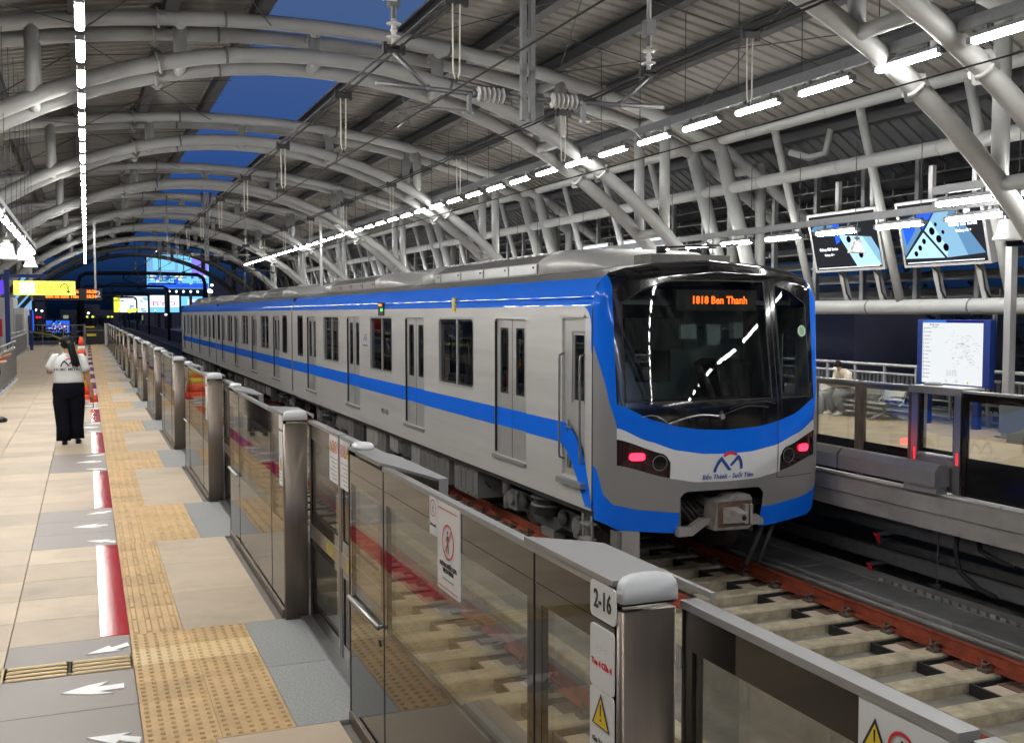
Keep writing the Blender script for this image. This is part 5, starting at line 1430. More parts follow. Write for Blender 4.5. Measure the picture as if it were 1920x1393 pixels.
# -- man sitting on the bench, facing the tracks (-X)
Jm={'pelvis':((0,-.02,.50),.13),'waist':((0,.04,.66),.12),'chest':((0,.14,.84),(.14,.12)),'neckb':((0,.22,.96),.06),'neck':((0,.27,1.01),.05),'head':((0,.345,1.05),(.078,.09)),'top':((0,.33,1.12),(.072,.085)),
 'shR':((.17,.18,.92),.055),'elR':((.22,.22,.68),.042),'wrR':((.07,.42,.66),.028),'haR':((.05,.45,.67),.024),
 'shL':((-.17,.18,.92),.055),'elL':((-.22,.22,.68),.042),'wrL':((-.06,.42,.66),.028),'haL':((-.04,.45,.67),.024),
 'hiR':((.09,.0,.48),.09),'knR':((.14,.42,.50),.065),'anR':((.13,.38,.09),.042),'toR':((.13,.52,.04),.036),
 'hiL':((-.09,.0,.48),.09),'knL':((-.12,.42,.50),.065),'anL':((-.10,.30,.09),.042),'toL':((-.10,.43,.04),.036)}
ml=(13.17,15.68,.02)
t,T,part=person('young man in cream hoodie and face mask sitting on the bench looking at his phone',ml,math.pi/2,{'J':Jm,'E':Eg,'skin':'skin_tan'},.84)
b=MB(); rows=[(0,-.02,.46,.17,.14),(0,.0,.55,.175,.145),(0,.05,.68,.175,.14),(0,.11,.80,.185,.145),(0,.17,.90,.19,.13),(0,.21,.96,.13,.10),(0,.24,1.0,.075,.075)]
ell_rings(b,T,rows,18,.03)
for s,k1,k2,k3 in ((1,'shR','elR','wrR'),(-1,'shL','elL','wrL')):
    b.tube([T((s*.10,.18,.93)),T(Jm[k1][0]),T(Jm[k2][0]),T(Vector(Jm[k2][0])*.45+Vector(Jm[k3][0])*.55),T(Jm[k3][0])],[.06,.078,.065,.055,.045],12)
b.tube([T((.09*math.cos(a),.20+.06*math.sin(a),.985)) for a in [2*math.pi*i/12 for i in range(13)]],.035,8,cap=False)
b.build('hoodie','cream_cloth',t)
b=MB(); ell_rings(b,T,[(0,-.02,.43,.17,.16),(0,-.02,.50,.18,.16),(0,0,.56,.17,.14)],16)
for s,kk,an in ((1,'knR','anR'),(-1,'knL','anL')):
    k=Vector(Jm[kk][0]); a=Vector(Jm[an][0]); b.tube([T((s*.09,.0,.48)),T(Vector((s*.11,.25,.50))),T(k+Vector((0,.0,.0))),T(k+Vector((0,.03,-.06))),T((k+a)/2),T(a+Vector((0,-.01,.02)))],[.105,.10,.088,.085,.075,.072],12)
b.build('trousers','jeans_grey',t)
b=MB()
for x,y in ((.13,.47),(-.10,.38)):
    b.rings([[T((x+.048*math.cos(a)*f,y+.14*math.sin(a)*f+g,z)) for a in [2*math.pi*k/14 for k in range(14)]] for z,f,g in ((0,1,0),(.03,1.02,0),(.06,.85,-.01),(.10,.5,-.06))])
b.build('shoes','shoe_white',t)
b=MB(); hc=Vector((0,.32,1.10)); rs=[]
for i in range(8):
    phi=math.pi*.62*i/7; rs.append([T(hc+Vector((.09*math.sin(phi)*math.cos(a),.105*math.sin(phi)*math.sin(a)+(.03 if math.sin(a)>.5 else 0)*0,.085*math.cos(phi)+(.02 if i<3 else 0)))) for a in [2*math.pi*k/16 for k in range(16)]])
b.rings(rs); b.build('hair','hair_black',t)
b=MB(); b.rings([[T(Vector((0,.415,1.02))+Vector((r*math.cos(a),d,r*.8*math.sin(a)))) for a in [2*math.pi*k/12 for k in range(12)]] for r,d in ((.062,-.03),(.055,.0),(.03,.03),(.008,.038))]); b.build('face_mask','enamel_white',t)
b=MB(); hand(b,T,(.05,.44,.665),(-.3,1,.25),.9,(0,0,1)); hand(b,T,(-.04,.44,.665),(.3,1,.25),.9,(0,0,1)); b.build('hands','skin_tan',t)
ph=T((0,.53,.74)); tag(MB().prism([(ph[0]-.05,ph[2]-.02),(ph[0]-.045,ph[2]-.03),(ph[0]+.045,ph[2]+.02),(ph[0]+.04,ph[2]+.03)],'y',ph[1]-.03,ph[1]+.03).build('phone','black_rubber'),'dark phone in the hands of the man on the bench','phone')
t=thing('backpack','pale grey backpack standing on the floor beside the seated man','backpack',(12.72,16.15,.02))
b=MB(); b.rings([[(12.78+.12*f*math.copysign(abs(math.cos(a))**.6,math.cos(a)),16.12+.17*f*math.copysign(abs(math.sin(a))**.6,math.sin(a)),z) for a in [2*math.pi*k/16 for k in range(16)]] for z,f in ((.02,.9),(.06,1),(.25,1),(.36,.9),(.42,.65),(.44,.3))]); b.build('bag','bag_pale',t)
b=MB().box(12.62,12.70,16.0,16.22,.05,.23,.02); b.build('front_pocket','bag_grey',t)
MB().tube([(12.8,16.08,.42),(12.8,16.12,.48),(12.8,16.16,.42)],.01,6).tube([(12.70,15.97,.36),(12.64,15.95,.22),(12.72,15.95,.08)],.014,6).build('strap','bag_pale',t)
# -- person at the left edge
Jp={k:(v[0],v[1]) for k,v in J.items()}
for k,p in (('elR',(.24,.02,1.0)),('wrR',(.2,.22,1.02)),('haR',(.18,.25,1.03)),('anL',(-.09,-.0,.09)),('toL',(-.10,.13,.035)),('knR',(.10,.03,.45))): Jp[k]=(p,Jp[k][1])
lc=(-1.56,20.4,0)
t,T,part=person('person in dark trousers and black shoes cut off by the left edge',lc,-math.pi/2,{'J':Jp,'E':Eg,'skin':'skin_tan'},1.04)
b=MB(); ell_rings(b,T,[(0,0,.90,.185,.13),(0,0,.97,.18,.13),(0,.01,1.12,.19,.13),(0,.02,1.26,.185,.11),(0,.02,1.31,.08,.07)],18,.02)
for s,k1,k2 in ((1,'shR','elR'),(-1,'shL','elL')):
    a,c=Vector(Jp[k1][0]),Vector(Jp[k2][0]); b.tube([T((s*.10,.015,1.26)),T(a),T(a+(c-a)*.8)],[.05,.07,.07],12)
b.build('shirt','print_red',t)
b=MB(); ell_rings(b,T,[(0,0,.93,.18,.13),(0,0,.82,.19,.14),(0,0,.70,.17,.11)],18)
for s in (-1,1): b.tube([T((s*.09,0,.80)),T((s*.105,.02,.45)),T((s*.105,.01,.07))],[.11,.09,.085],14)
b.build('trousers','trousers_black',t)
b=MB()
for s in (-1,1): b.rings([[T((s*.105+.045*math.cos(a)*f,.07+.15*math.sin(a)*f-g,z)) for a in [2*math.pi*k/14 for k in range(14)]] for z,f,g in ((0,1,0),(.03,1,0),(.065,.8,.02),(.09,.5,.06))])
b.build('shoes','shoe_black',t)
b=MB(); hc=Vector((-.01,.05,1.48)); b.rings([[T(hc+Vector((.09*math.sin(p_)*math.cos(a),.10*math.sin(p_)*math.sin(a)-.01,.10*math.cos(p_)))) for a in [2*math.pi*k/14 for k in range(14)]] for p_ in [math.pi*.6*i/7 for i in range(8)]]); b.build('hair','hair_black',t)
# ------------------------------------------------------------ cone, tape, left side furniture
t=thing('traffic_cone','tall orange and white traffic cone stack beyond the walking woman','traffic cone',(-.12,25.2,0))
bands=[(0,.10,'cone_orange'),(.10,.30,'cone_orange'),(.30,.42,'cone_yellow'),(.42,.50,'cone_orange'),(.50,.60,'cone_yellow'),(.60,.78,'cone_orange'),(.78,.96,'cone_white'),(.96,1.10,'cone_orange'),(1.10,1.18,'cone_white'),(1.18,1.38,'cone_orange')]
R_=lambda z:.26-.225*z/1.38
for a,c,m in bands[1:]: MB().lathe([(R_(a),a),(R_(c),c)],(-.12,25.2,0),n=20).build('band',m,t)
MB().box(-.42,.18,24.9,25.5,0.005,.10,.02).build('base','cone_orange',t)
for x,y in ((-.36,24.95),(.12,24.95),(.12,25.45),(-.36,25.45)): MB().box(x-.03,x+.03,y-.03,y+.03,0.001,.006).build('foot','black_rubber',t)
tag(MB().tube([(-2.75,57.8,1.0),(-1.5,52,.93),(-.6,40,.9),(-.15,25.3,.97)],.012,4,rz=[.05]*4).build('barrier_tape','tape_yellow'),'yellow barrier tape stretched across the platform to the orange cone','tape')
def rail_left(x,y0,y1,label,xe=None):
    t=thing('railing',label,'railing',(x,(y0+y1)/2,0),'stair railings on the left')
    MB().tube([(x,y0,1.10),(x,y1,1.10)],.028,8).build('top_rail','steel_bright',t); 
    MB().tube([(x,y0,.95),(x,y1,.95)],.014,6).tube([(x,y0,.12),(x,y1,.12)],.02,6).build('lower_rails','steel_bright',t)
    n=int((y1-y0)/.14); b=MB().tube([(x,y0,.12),(x,y0,.95)],.009,5).build('baluster','steel_bright',t)
    for i in range(1,min(n,290)): inst(b,t,(0,i*.14,0),'baluster')
    p=MB().box(x-.02,x+.02,y0-.02,y0+.02,0.001,1.08).build('post','steel_bright',t)
    for i in range(1,int((y1-y0)/1.2)+1): inst(p,t,(0,i*1.2,0),'post')
    MB().box(x+.03,x+.036,y0,y1,.15,.92).build('mesh_panel','galv',t)
    MB().box(x-.06,x+.06,y0,y1+.05,.001,.04).build('kerb','kiosk_white',t)
    return t
rail_left(-1.92,22.5,33.2,'nearer steel railing around the stair opening at the left edge')
rail_left(-2.78,44,57,'farther steel railing around the stair opening, near the white kiosk')
t=thing('railing','steel pipe fence closing the far end of the near platform','railing',(-1.5,69.8,0),'fence at the platform end')
MB().tube([(-6,69.8,1.2),(-.1,69.8,1.2)],.03,8).build('top_rail','galv',t); b=MB()
for z in (.2,.5,.8): b.tube([(-6,69.8,z),(-.1,69.8,z)],.016,6)
b.build('lower_rails','galv',t); p=MB().box(-6.02,-5.98,69.78,69.82,0,1.2).build('post','galv',t)
for i in range(1,6): inst(p,t,(i*1.17,0,0),'post')
b=MB().tube([(-5.9,69.8,.2),(-5.9,69.8,1.17)],.008,5).build('baluster','galv',t)
for i in range(1,48): inst(b,t,(i*.12,0,0),'baluster')
t=thing('end_gate','dark gate with yellow plates beside the pipe fence at the platform end','gate',(.45,69.8,0))
MB().box(-.05,1.0,69.78,69.82,.1,1.1).build('panel','dark_trim',t); MB().box(.0,.55,69.765,69.779,.50,.66).box(-.05,.45,69.765,69.779,1.04,1.12).build('yellow_plate','chevron_yellow',t); MB().tube([(0,69.75,.86),(1,69.75,.86)],.02,6).build('bar','steel_bright',t); MB().box(-.18,-.06,69.7,69.86,0,1.25).build('post','galv',t)
t=thing('sign_frame','blue steel post frame carrying the yellow and violet lit signs','sign frame',(-2.2,36,0))
MB().box(-2.33,-2.19,35.9,36.05,.001,3.25).build('post','blue_paint',t); MB().box(-5.4,-1.14,35.92,36.03,3.02,3.12).build('beam','blue_paint',t)
o=MB().box(-2.08,-.30,35.90,36.02,2.47,2.92).build('direction_sign','enamel_white',t)
MB().box(-2.07,-.31,35.885,35.898,2.48,2.91).build('lit_face','sign_yellow',o); MB().box(-1.90,-1.47,35.876,35.884,2.52,2.87).build('pictogram_field','sign_white',o)
text('sign_text','Thang máy',.24,'sign_ink',t,(-1.01,35.87,2.73),(math.pi/2,0,0))
MB().tube([(-.62+.11*math.cos(a),35.87,2.71+.12*math.sin(a)) for a in [math.pi*(1-i/10) for i in range(11)]]+[(-.51,35.87,2.58)],.014,6).prism([(-.58,2.61),(-.44,2.61),(-.51,2.53)],'y',35.865,35.88).build('turn_arrow','print_black',t)
MB().box(-4.3,-2.36,35.89,36.02,2.49,2.93).build('violet_sign','sign_violet',t)
t=thing('departure_board','black departure board with orange letters and a white figure 2','departure board',(-.5,45,2.5))
MB().box(-1.9,.60,44.95,45.1,2.43,2.88).build('casing','dark_trim',t)
MB().box(.32,.40,44.98,45.06,2.88,5.6).build('hanging_pole','fence_white',t); MB().box(-2.0,-1.92,44.98,45.06,2.4,5.4).build('hanging_pole','fence_white',t)
for z,a,c in ((2.76,'Bến Thành','18:28'),(2.57,'Bến xe Suối Tiên','18:34')):
    text('board_text',a,.17,'led',t,(-.27,44.93,z),(math.pi/2,0,0),align='RIGHT',bold=.005); text('board_text',c,.17,'led',t,(.20,44.93,z),(math.pi/2,0,0),bold=.005)
text('platform_number','2',.36,'enamel_white',t,(.46,44.93,2.66),(math.pi/2,0,0),bold=.01)
t=thing('totem_sign','slim blue totem with a lit edge near the white kiosk','sign',(-2.65,60,0)); MB().box(-2.75,-2.60,59.9,60.1,.001,2.1).build('body','blue_paint',t); MB().box(-2.60,-2.54,59.9,60.05,1.0,2.05).build('lit_edge','bb_blue',t)
t=thing('kiosk','white service kiosk with a grey vent panel at the left','kiosk',(-4.5,63,0))
MB().box(-7.2,-3.62,62,66,.001,2.75,.05).build('body','kiosk_white',t); MB().box(-3.60,-3.10,62.2,66,.001,2.2,.03).build('annex','kiosk_white',t)
b=MB()
for i in range(14): b.box(-3.52,-3.2,62.17,62.195,.5+i*.1,.54+i*.1)
b.build('vent_slats','galv',t)
t=thing('hydrant_box','red fire hydrant box in front of the white kiosk','hydrant box',(-3.9,55,0)); MB().box(-4.6,-3.70,54.8,55.1,.8,1.65,.02).build('box','print_red',t); MB().box(-4.5,-3.8,54.85,55.05,.001,.8).build('stand','galv',t)
# horn speakers
def horn(x,y,z,label,s=1.0,ty=None):
    t=thing('horn_speaker',label,'speaker',(x,y,z))
    b=MB(); rs=[]
    for h,w in ((.0,.19),(.03,.185),(.10,.14),(.22,.115),(.28,.10),(.30,.06)):
        w*=s; rs.append([(x+w*math.copysign(abs(math.cos(a))**.5,math.cos(a)),y+w*.8*math.copysign(abs(math.sin(a))**.5,math.sin(a)),z+h*s) for a in [2*math.pi*k/20 for k in range(20)]])
    b.rings(rs); b.build('horn','speaker_white',t)
    MB().tube([(x,y,z+.28*s),(x,y,z+.62)],.012,6).box(x-.05,x+.05,y-.01,y+.01,z+.30*s,z+.36*s).build('bracket','galv',t)
for x,y,z,l,s in ((12.5,19.3,2.98,'white horn speaker above the train front, left of the ad screens',.6),(12.5,14.75,2.96,'white horn speaker hanging in front of the smaller ad screen',.75),(12.6,11.62,2.98,'white horn speaker at the right edge under the lamp rail',1.0),
  (-1.32,21.2,2.88,'large white horn speaker hanging above the violet sign at the left',1.0),(-1.2,24.2,3.0,'white horn speaker among the low lamps at the left, nearer one',.9),(-1.2,27.2,2.98,'white horn speaker at the far end of the low left lamp row',.9)): horn(x,y,z,l,s)
# ------------------------------------------------------------ overhead line
def bracket(Y,label):
    t=thing('catenary_bracket',label,'overhead line bracket',(4.68,Y,4.1),'overhead line brackets between the tracks')
    MB().box(4.60,4.655,Y-.04,Y+.04,4.08,6.9).box(4.705,4.76,Y-.04,Y+.04,4.08,6.9).box(4.655,4.705,Y-.03,Y-.02,4.1,4.16).box(4.655,4.705,Y-.03,Y-.02,4.85,5.0).build('mast','galv',t)
    MB().tube([(4.63,Y,5.55),(4.5,Y,6.9)],.05,8).tube([(4.73,Y,5.55),(4.86,Y,6.9)],.05,8).build('mast_brace','galv',t)
    for s in (-1,1):
        x0=4.68+s*.10; ins=MB(); z=4.33
        xa,xb=4.68+s*.28,4.68+s*.62
        ins.tube([(xa,Y,z),(xb,Y,z)],.035,10)
        for i in range(6): 
            x=xa+(xb-xa)*(i+.5)/6; ins.lathe([(.035,-.018),(.085,-.006),(.09,.004),(.04,.018)],(x,Y,z),axis='x',n=18)
        ins.build('insulator','porcelain',t)
        end=4.68+s*1.76
        MB().tube([(x0,Y,z),(xa,Y,z)],.03,8).tube([(xb,Y,z),(xb+s*.05,Y,z)],.045,8).tube([(xb,Y,z),(end,Y,z+.03)],.028,8).box(min(xb+s*.06,xb+s*.10),max(xb+s*.06,xb+s*.10),Y-.03,Y+.03,4.10,4.33).build('arm','galv',t)
        mxp=4.68+s*1.56
        MB().tube([(4.68+s*1.18,Y,z+.02),(mxp,Y,4.70)],.024,8).lathe([(.03,-.03),(.045,0),(.03,.03)],(4.68+s*1.18,Y,z+.02),axis='y',n=10).build('stay','galv',t)
        MB().box(mxp-.10,mxp+.10,Y-.05,Y+.05,4.70,4.77,.01).box(mxp-.12,mxp-.08,Y-.03,Y+.03,4.68,4.80).box(mxp+.08,mxp+.12,Y-.03,Y+.03,4.68,4.80).build('wire_clamp','rod',t)
        p=MB(); p.tube([(mxp,Y,4.78),(mxp,Y,5.05)],.03,8); 
        for h,r in ((4.86,.085),(4.93,.04),(5.0,.08)): p.lathe([(.03,-.015),(r,-.004),(r,.004),(.03,.02)],(mxp,Y,h),n=16)
        p.build('insulator','porcelain',t)
        MB().tube([(mxp,Y,5.05),(mxp,Y,6.7)],.028,8).box(mxp-.06,mxp+.06,Y-.06,Y+.06,5.18,5.36).build('support_rod','galv',t)
        MB().tube([(xb+s*.08,Y,4.12),(xb+s*.25,Y,4.14),(xb+s*.5,Y,4.14),(xb+s*.75,Y,4.05),(xb+s*.9,Y,3.90)],.013,6).tube([(xb+s*.04,Y,4.12),(xb+s*.16,Y,4.12)],.022,8).build('steady_arm','steel_bright',t)
    return t
bk=bracket(11.05,'nearest overhead line bracket with two white ribbed insulators between the tracks')
dup(bk,(0,34,0),'middle overhead line bracket, seen small above the train roof'); dup(bk,(0,64,0),'farthest overhead line bracket near the end of the roof')
sg=MB().box(2.98,3.14,10.98,11.0,5.22,5.5).build('number_plate','enamel_white'); tag(sg,'small pale number plate on the overhead line support rod','number plate')
text('plate_text','15',.16,'print_black',sg,(3.06,10.975,5.36),(math.pi/2,0,0))
for x,n in ((3.12,'near track'),(6.24,'train track')):
    b=MB()
    for d in (-.05,.05):
        pts=[(x+d,-4,4.72)]+[(x+d,11.05+i*17,4.74) for i in range(5)]+[(x+d,300,4.8)]
        b.tube(pts,.015,5)
    tag(b.build('messenger_wire','wire'),f'pair of dark messenger wires above the {n}','overhead wire')
for x,n in ((2.95,'near track'),(6.35,'train track')): tag(MB().tube([(x,-4,3.80),(x,300,3.80)],.008,5).build('contact_wire','wire'),f'single thin contact wire above the {n}','overhead wire')
i=0
for x,n in ((3.12,'near track'),(6.24,'train track')):
    for q in range(9):
        y=9.0+4.45*q; b=MB()
        zb=4.0 if n=='near track' else 4.02
        b.tube([(x-.035,y,4.66),(x-.030,y,zb+.06),(x-.012,y,zb),(x+.012,y,zb),(x+.030,y,zb+.06),(x+.035,y,4.66)],.008,5)
        t=thing('dropper',f'{ordn(q)} white looped dropper hanging from the wires above the {n}','dropper',(x,y,4.6),'white droppers on the overhead wires')
        b.build('loop','dropper',t); MB().box(x-.08,x+.08,y-.03,y+.03,4.66,4.74).box(x-.11,x-.07,y-.02,y+.02,4.64,4.77).box(x+.07,x+.11,y-.02,y+.02,4.64,4.77).build('clamp','rod',t)
        MB().tube([(x,y,zb-.03),(x,y,zb+.01)],.014,6).build('tip','rod',t)
tag(MB().box(8.95,9.05,43,43.1,2.9,6.4).build('hanging_post','fence_white'),'thin white hanging post above the train roof','post')
# ------------------------------------------------------------ more lit screens farther along the far wall
for (ya,yb,l) in ((25.1,22.9,'bright white lit screen just above the roof aerial of the train'),(27.6,26.0,'second bright white lit screen, farther along, above the train roof')):
    t=thing('advert_screen',l,'advert screen',(13.5,(ya+yb)/2,2.9),'lit advertising screens on the far wall')
    MB().box(13.42,13.58,yb-.04,ya+.04,2.72,3.86).build('casing','fence_white',t); MB().box(13.40,13.418,yb,ya,2.76,3.82).build('lit_face','bb_white',t)
# ------------------------------------------------------------ beyond the station
for i,y in enumerate((98,143,190,236,280)):
    pts=[(-.6,y,-1.6),(-.6,y,4.6),(-.45,y,5.1),(0.05,y,5.38),(4.68,y,5.45),(9.3,y,5.38),(9.8,y,5.1),(9.95,y,4.6),(9.95,y,-1.6)]
    b=MB().tube(pts,.17,8); t=thing('line_portal',f'{ordn(i)} dark rounded overhead line portal beyond the end of the station','line portal',(4.68,y,-1.6),'dark portals over the tracks')
    b.build('frame','portal_steel',t)
    c=MB()
    for x in (3.1,6.3):
        c.tube([(x,y,5.4),(x,y,4.9)],.05,6).tube([(x-1.0,y,4.55),(x+1.2,y,4.55)],.045,6).tube([(x,y,4.9),(x+.8,y,4.55)],.03,6).tube([(x-1,y,4.55),(x-1.6,y,4.2),(x-2.2,y,4.1)],.03,5)
    c.build('cantilever','portal_steel',t)
par=MB().box(-1.2,-.9,70.1,500,-1.6,-.3).box(10.3,10.6,72,500,-1.6,-.3).build('viaduct_parapet','ground_dark'); tag(par,kind='structure')
def board(x0,x1,z0,z1,y,label,fill):
    t=thing('billboard',label,'billboard',((x0+x1)/2,y,-9))
    MB().box(x0-.3,x1+.3,y+.05,y+.6,z0-.3,z1+.3).build('backing','portal_steel',t)
    for x in (x0+(x1-x0)*.3,x0+(x1-x0)*.7): MB().tube([(x,y+.4,-9),(x,y+.4,z0)],.35,8).build('mast','portal_steel',t)
    for (a0,a1,b0,b1,m,n) in fill:
        MB().box(x0+(x1-x0)*a0,x0+(x1-x0)*a1,y-.02*n,y+.04-.02*n+.0,z0+(z1-z0)*b0,z0+(z1-z0)*b1).build('lit_face',m,t)
    return t
rr=random.Random(12)
fill=[(0,1,0,1,'bb_cyan',0),(.0,.62,.45,.99,'bb_sky',1),(.1,.45,.55,.9,'bb_cyan',1.5),(.72,.99,.35,.99,'bb_violet',2),(.01,.99,.01,.16,'bb_blue',3),(.5,.7,.5,.97,'bb_cyan',2)]
for q in range(46):
    a=rr.random()*.93; w=.01+rr.random()*.07; b0=.12+rr.random()*.30
    fill.append((a,min(.99,a+w),b0,b0+.02+rr.random()*.12,rr.choice(['bb_white','bb_blue','bb_cyan','bb_blue','ad_mid']),4+q*.3))
t=board(12.8,26.3,7.6,15.2,250,'huge lit blue and white billboard high above the tracks in the distance',fill)
for k in range(4): MB().lathe([(.05,-.16),(.16,-.08),(.16,.08),(.05,.16)],(15+k*1.7+(k%2),249.5,15.9),n=8).build('floodlight','street_white',t)
for k in range(7): MB().lathe([(.05,-.22),(.22,-.1),(.22,.1),(.05,.22)],(17.5+k*1.55,249.2,6.9),n=8).build('floodlight','street_white',t)
fl=[(0,.18,0,1,'bb_yellow',0),(.18,1,0,1,'bb_white',0)]
for q in range(18):
    a=.2+rr.random()*.7; b0=rr.random()*.8; fl.append((a,a+.03+rr.random()*.1,b0,b0+.08+rr.random()*.12,rr.choice(['bb_cyan','ad_mid','ad_steel','bb_white','print_grey']),1+q*.3))
board(6.0,13.6,2.2,6.0,262,'wide lit white billboard with a yellow end, below the huge blue one',fl)
t=board(14.0,20.6,2.2,6.2,262,'lit white billboard with red BYD letters in the distance',[(0,1,0,1,'bb_white',0),(.0,1,.0,.3,'bb_cyan',.6)])
text('billboard_text','BYD',1.5,'bb_mag',t,(17.2,261.9,4.2),(math.pi/2,0,0),sx=1.9)
fl=[(0,1,0,1,'bb_cyan',0),(.3,.9,.2,.8,'bb_white',1),(.5,.75,.35,.6,'bb_blue',2)]
board(21.1,26.0,2.6,6.0,262,'small lit blue billboard just left of the end of the train',fl)
t=board(-6.9,-4.9,1.7,8.1,112,'tall pale blue lit billboard standing at the left beyond the kiosk',[(0,1,0,1,'bb_sky',0)])
text('billboard_text','AN',.7,'bb_red',t,(-5.5,111.9,2.2),(math.pi/2,0,0))
t=board(-5.9,-2.5,-1.2,0.8,180,'low violet and white lit screen in the street beyond the platform end',[(0,1,0,1,'bb_blue',0)]+[(a,min(.98,a+.04+rr.random()*.12),b0,b0+.1+rr.random()*.3,rr.choice(['bb_violet','bb_white','bb_mag','bb_cyan']),1+.3*i) for i,(a,b0) in enumerate([(rr.random()*.85,rr.random()*.6) for _ in range(24)])])
# street lights and car lights
k=0; cnt_={}
for (u,v,dy,m,s,nm) in sorted(((68,581,150,'street_white',.16,'street_lamp'),(80,583,150,'street_white',.13,'street_lamp'),(150,594,150,'street_white',.2,'street_lamp'),(167,587,160,'street_white',.13,'street_lamp'),(715/2,601,240,'street_white',.62,'street_lamp'),(165,594,170,'bb_yellow',.2,'street_lamp'),(175,594,170,'bb_yellow',.2,'street_lamp'),(204,594,170,'bb_yellow',.18,'street_lamp'),(211,594,170,'bb_yellow',.18,'street_lamp'),(50,600,140,'bb_red',.2,'tail_light'),(54,604,140,'bb_red',.2,'tail_light'),(70,595,150,'bb_red',.2,'tail_light'),(76,595,150,'bb_red',.16,'tail_light'),(226,580,220,'street_white',.16,'street_lamp'),(244,583,220,'bb_yellow',.5,'street_lamp'),(253,581,220,'bb_yellow',.5,'street_lamp'),(292,582,220,'street_white',.12,'street_lamp'),(399,535,250,'street_white',.3,'street_lamp'),(395,546,250,'street_white',.5,'street_lamp'),(312,590,230,'bb_white',.3,'street_lamp'))):
    an=math.atan((u-960)/1961)+YAW; x=math.tan(an)*dy; w=dy*math.cos(YAW)+x*math.sin(YAW); z=1.9+(588-v)*w/1961
    o=MB().lathe([(s*.3,-s*.8),(s,-s*.4),(s,s*.4),(s*.3,s*.8)],(x,dy,z),n=10).build('lamp_head',m)
    k+=1
    cnt_[m]=cnt_.get(m,-1)+1
    t=thing(nm,f"{ {'street_white':'white','bb_yellow':'yellow green','bb_red':'red','bb_white':'pale'}[m] } {'street light' if nm=='street_lamp' else 'tail light'} glowing in the dark city, {ordn(cnt_[m])} from the left",'street light' if nm=='street_lamp' else 'tail light',(x,dy,-9),f"distant {m.split('_')[1]} lights in the dark city")
    o.parent=t; o.data.transform(Matrix.Translation((-x,-dy,9))); 
    MB().tube([(x,dy,-9),(x,dy,z-s*.8)],.05,5).build('pole','portal_steel',t)
# buildings of the city
rr=random.Random(5)
def building(x,y,w,d,h,label):
    t=thing('building',label,'building',(x,y,-9))
    MB().box(x-w/2,x+w/2,y,y+d,-9,h).box(x-w*.2,x+w*.1,y+d*.3,y+d*.6,h,h+1.6).build('wall','building_wall',t)
    side=x>20
    nz_=max(1,int((h+7)/3.2)); nx=max(2,int((d if side else w)/3.0)); win=None
    for i in range(nz_):
        for j in range(nx):
            z=-6.5+i*3.2
            if z+1.6>h: continue
            lit=rr.random()<(.2 if side else .12)
            if side:
                yy=y+1+j*3.0
                MB().box(x-w/2-.06,x-w/2+.02,yy,yy+1.4,z,z+1.5).build('window','window_lit' if lit else 'window_dark',t)
            else:
                xx=x-w/2+.8+j*3.0
                if xx+1.4>x+w/2: continue
                MB().box(xx,xx+1.4,y-.06,y+.02,z,z+1.5).build('window','window_lit' if lit else 'window_dark',t)
    return t
B=[(-40,230,22,14,3.5),(-18,300,16,14,5),(2,330,18,12,3),(26,330,20,15,6),(40,300,16,20,11),(58,340,22,20,9),(-70,260,26,20,6),(48,150,14,18,5.5),(60,115,16,20,2.6),(55,82,14,20,4.0),(52,52,16,18,2.2),(50,28,14,16,3.2),(75,190,20,26,9)]
LB=['low dark building in the distance at the far left','dark building behind the violet screen','low dark building straight above the platform end','dark building behind the white billboards','tall dark building right of the huge billboard','broad dark building behind the end of the train','wide dark building at the left, farthest out','dark building seen through the side wall above the train','low dark building beyond the far railing, farthest','dark building beyond the far railing, left of the map board','low dark building right behind the map board','dark building at the right edge beyond the railing','tall dark building far off on the right']
for (x,y,w,d,h),l in zip(B,LB): building(x,y,w,d,h,l)
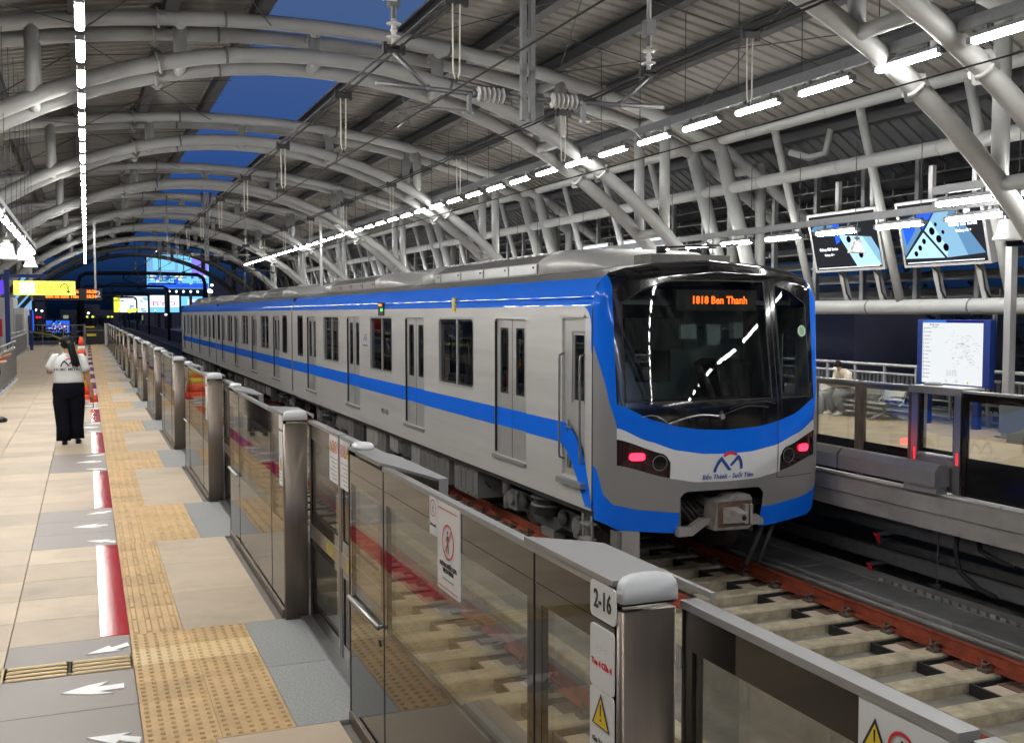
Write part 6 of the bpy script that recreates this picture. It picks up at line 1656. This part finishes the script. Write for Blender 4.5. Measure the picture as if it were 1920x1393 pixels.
def tree(x,y,h,r,label):
    t=thing('tree',label,'tree',(x,y,-9)); rr=random.Random(int(x*7+y))
    b=MB().tube([(x,y,-9),(x+.2,y,-9+h*.45),(x-.1,y+.1,-9+h*.8)],[.35,.25,.1],8)
    for i in range(7):
        a=rr.random()*6.28; z=-9+h*(.4+.06*i); b.tube([(x+.1,y,z),(x+math.cos(a)*r*.7,y+math.sin(a)*r*.7,z+h*.16)],[.12,.04],5)
    b.build('trunk','bark',t); b=MB()
    cl=[(x+rr.gauss(0,r*.45),y+rr.gauss(0,r*.45),-9+h*(.72+rr.gauss(0,.13)),r*rr.uniform(.25,.5)) for _ in range(26)]
    for q in range(1500):
        cx,cy_,cz,cr_=rr.choice(cl); v=Vector((rr.gauss(0,1),rr.gauss(0,1),rr.gauss(0,.8))).normalized()*cr_*rr.uniform(.6,1.05); p=Vector((cx,cy_,cz))+v
        s=.16+rr.random()*.16; a=Vector((rr.gauss(0,1),rr.gauss(0,1),rr.gauss(0,1))).normalized()*s; c=a.cross(Vector((rr.random(),rr.random(),1))).normalized()*s*.6
        b.add([p-a,p+c,p+a,p-c],[(0,1,2,3)])
    b.build('crown','foliage_dark',t,fix=False)
for x,y,h,r,l in ((58,72,11.6,4,'dark tree beyond the far railing, left of the map board'),(62,66,12.0,4,'dark tree beyond the far railing behind the seated man'),(50,55,11.0,3.6,'dark tree beyond the far railing right behind the map board'),(46,41,12.2,4,'dark tree at the right edge beyond the railing'),(27,120,11,3.5,'dark tree beside the viaduct right of the train end'),(36,70,11.5,3.4,'dark tree farther away beyond the far railing'),(-6,150,11,4,'dark tree left of the tracks beyond the platform end'),(-14,130,10.5,4,'dark tree at the far left beyond the platform end'),(30,210,14,5,'dark tree under the tall building at the end of the train'),(1,210,10.6,4,'dark tree straight beyond the platform end')): tree(x,y,h,r,l)
t=thing('street_lamp','flat white street lamp glowing right above the route map board','street light',(27,25.5,-9))
MB().box(26.6,27.6,25.2,25.4,2.0,2.12).build('lamp_head','street_white',t); MB().tube([(27,25.3,-9),(27,25.3,2.0)],.08,6).build('pole','portal_steel',t)
t=thing('street_lamp','small orange street lamp right above the map board, upper one','street light',(30,25,-9))
MB().box(29.85,30.05,25.2,25.35,2.45,2.6).build('lamp_head','street_warm',t); MB().tube([(30,25.3,-9),(30,25.3,2.45)],.08,6).build('pole','portal_steel',t)
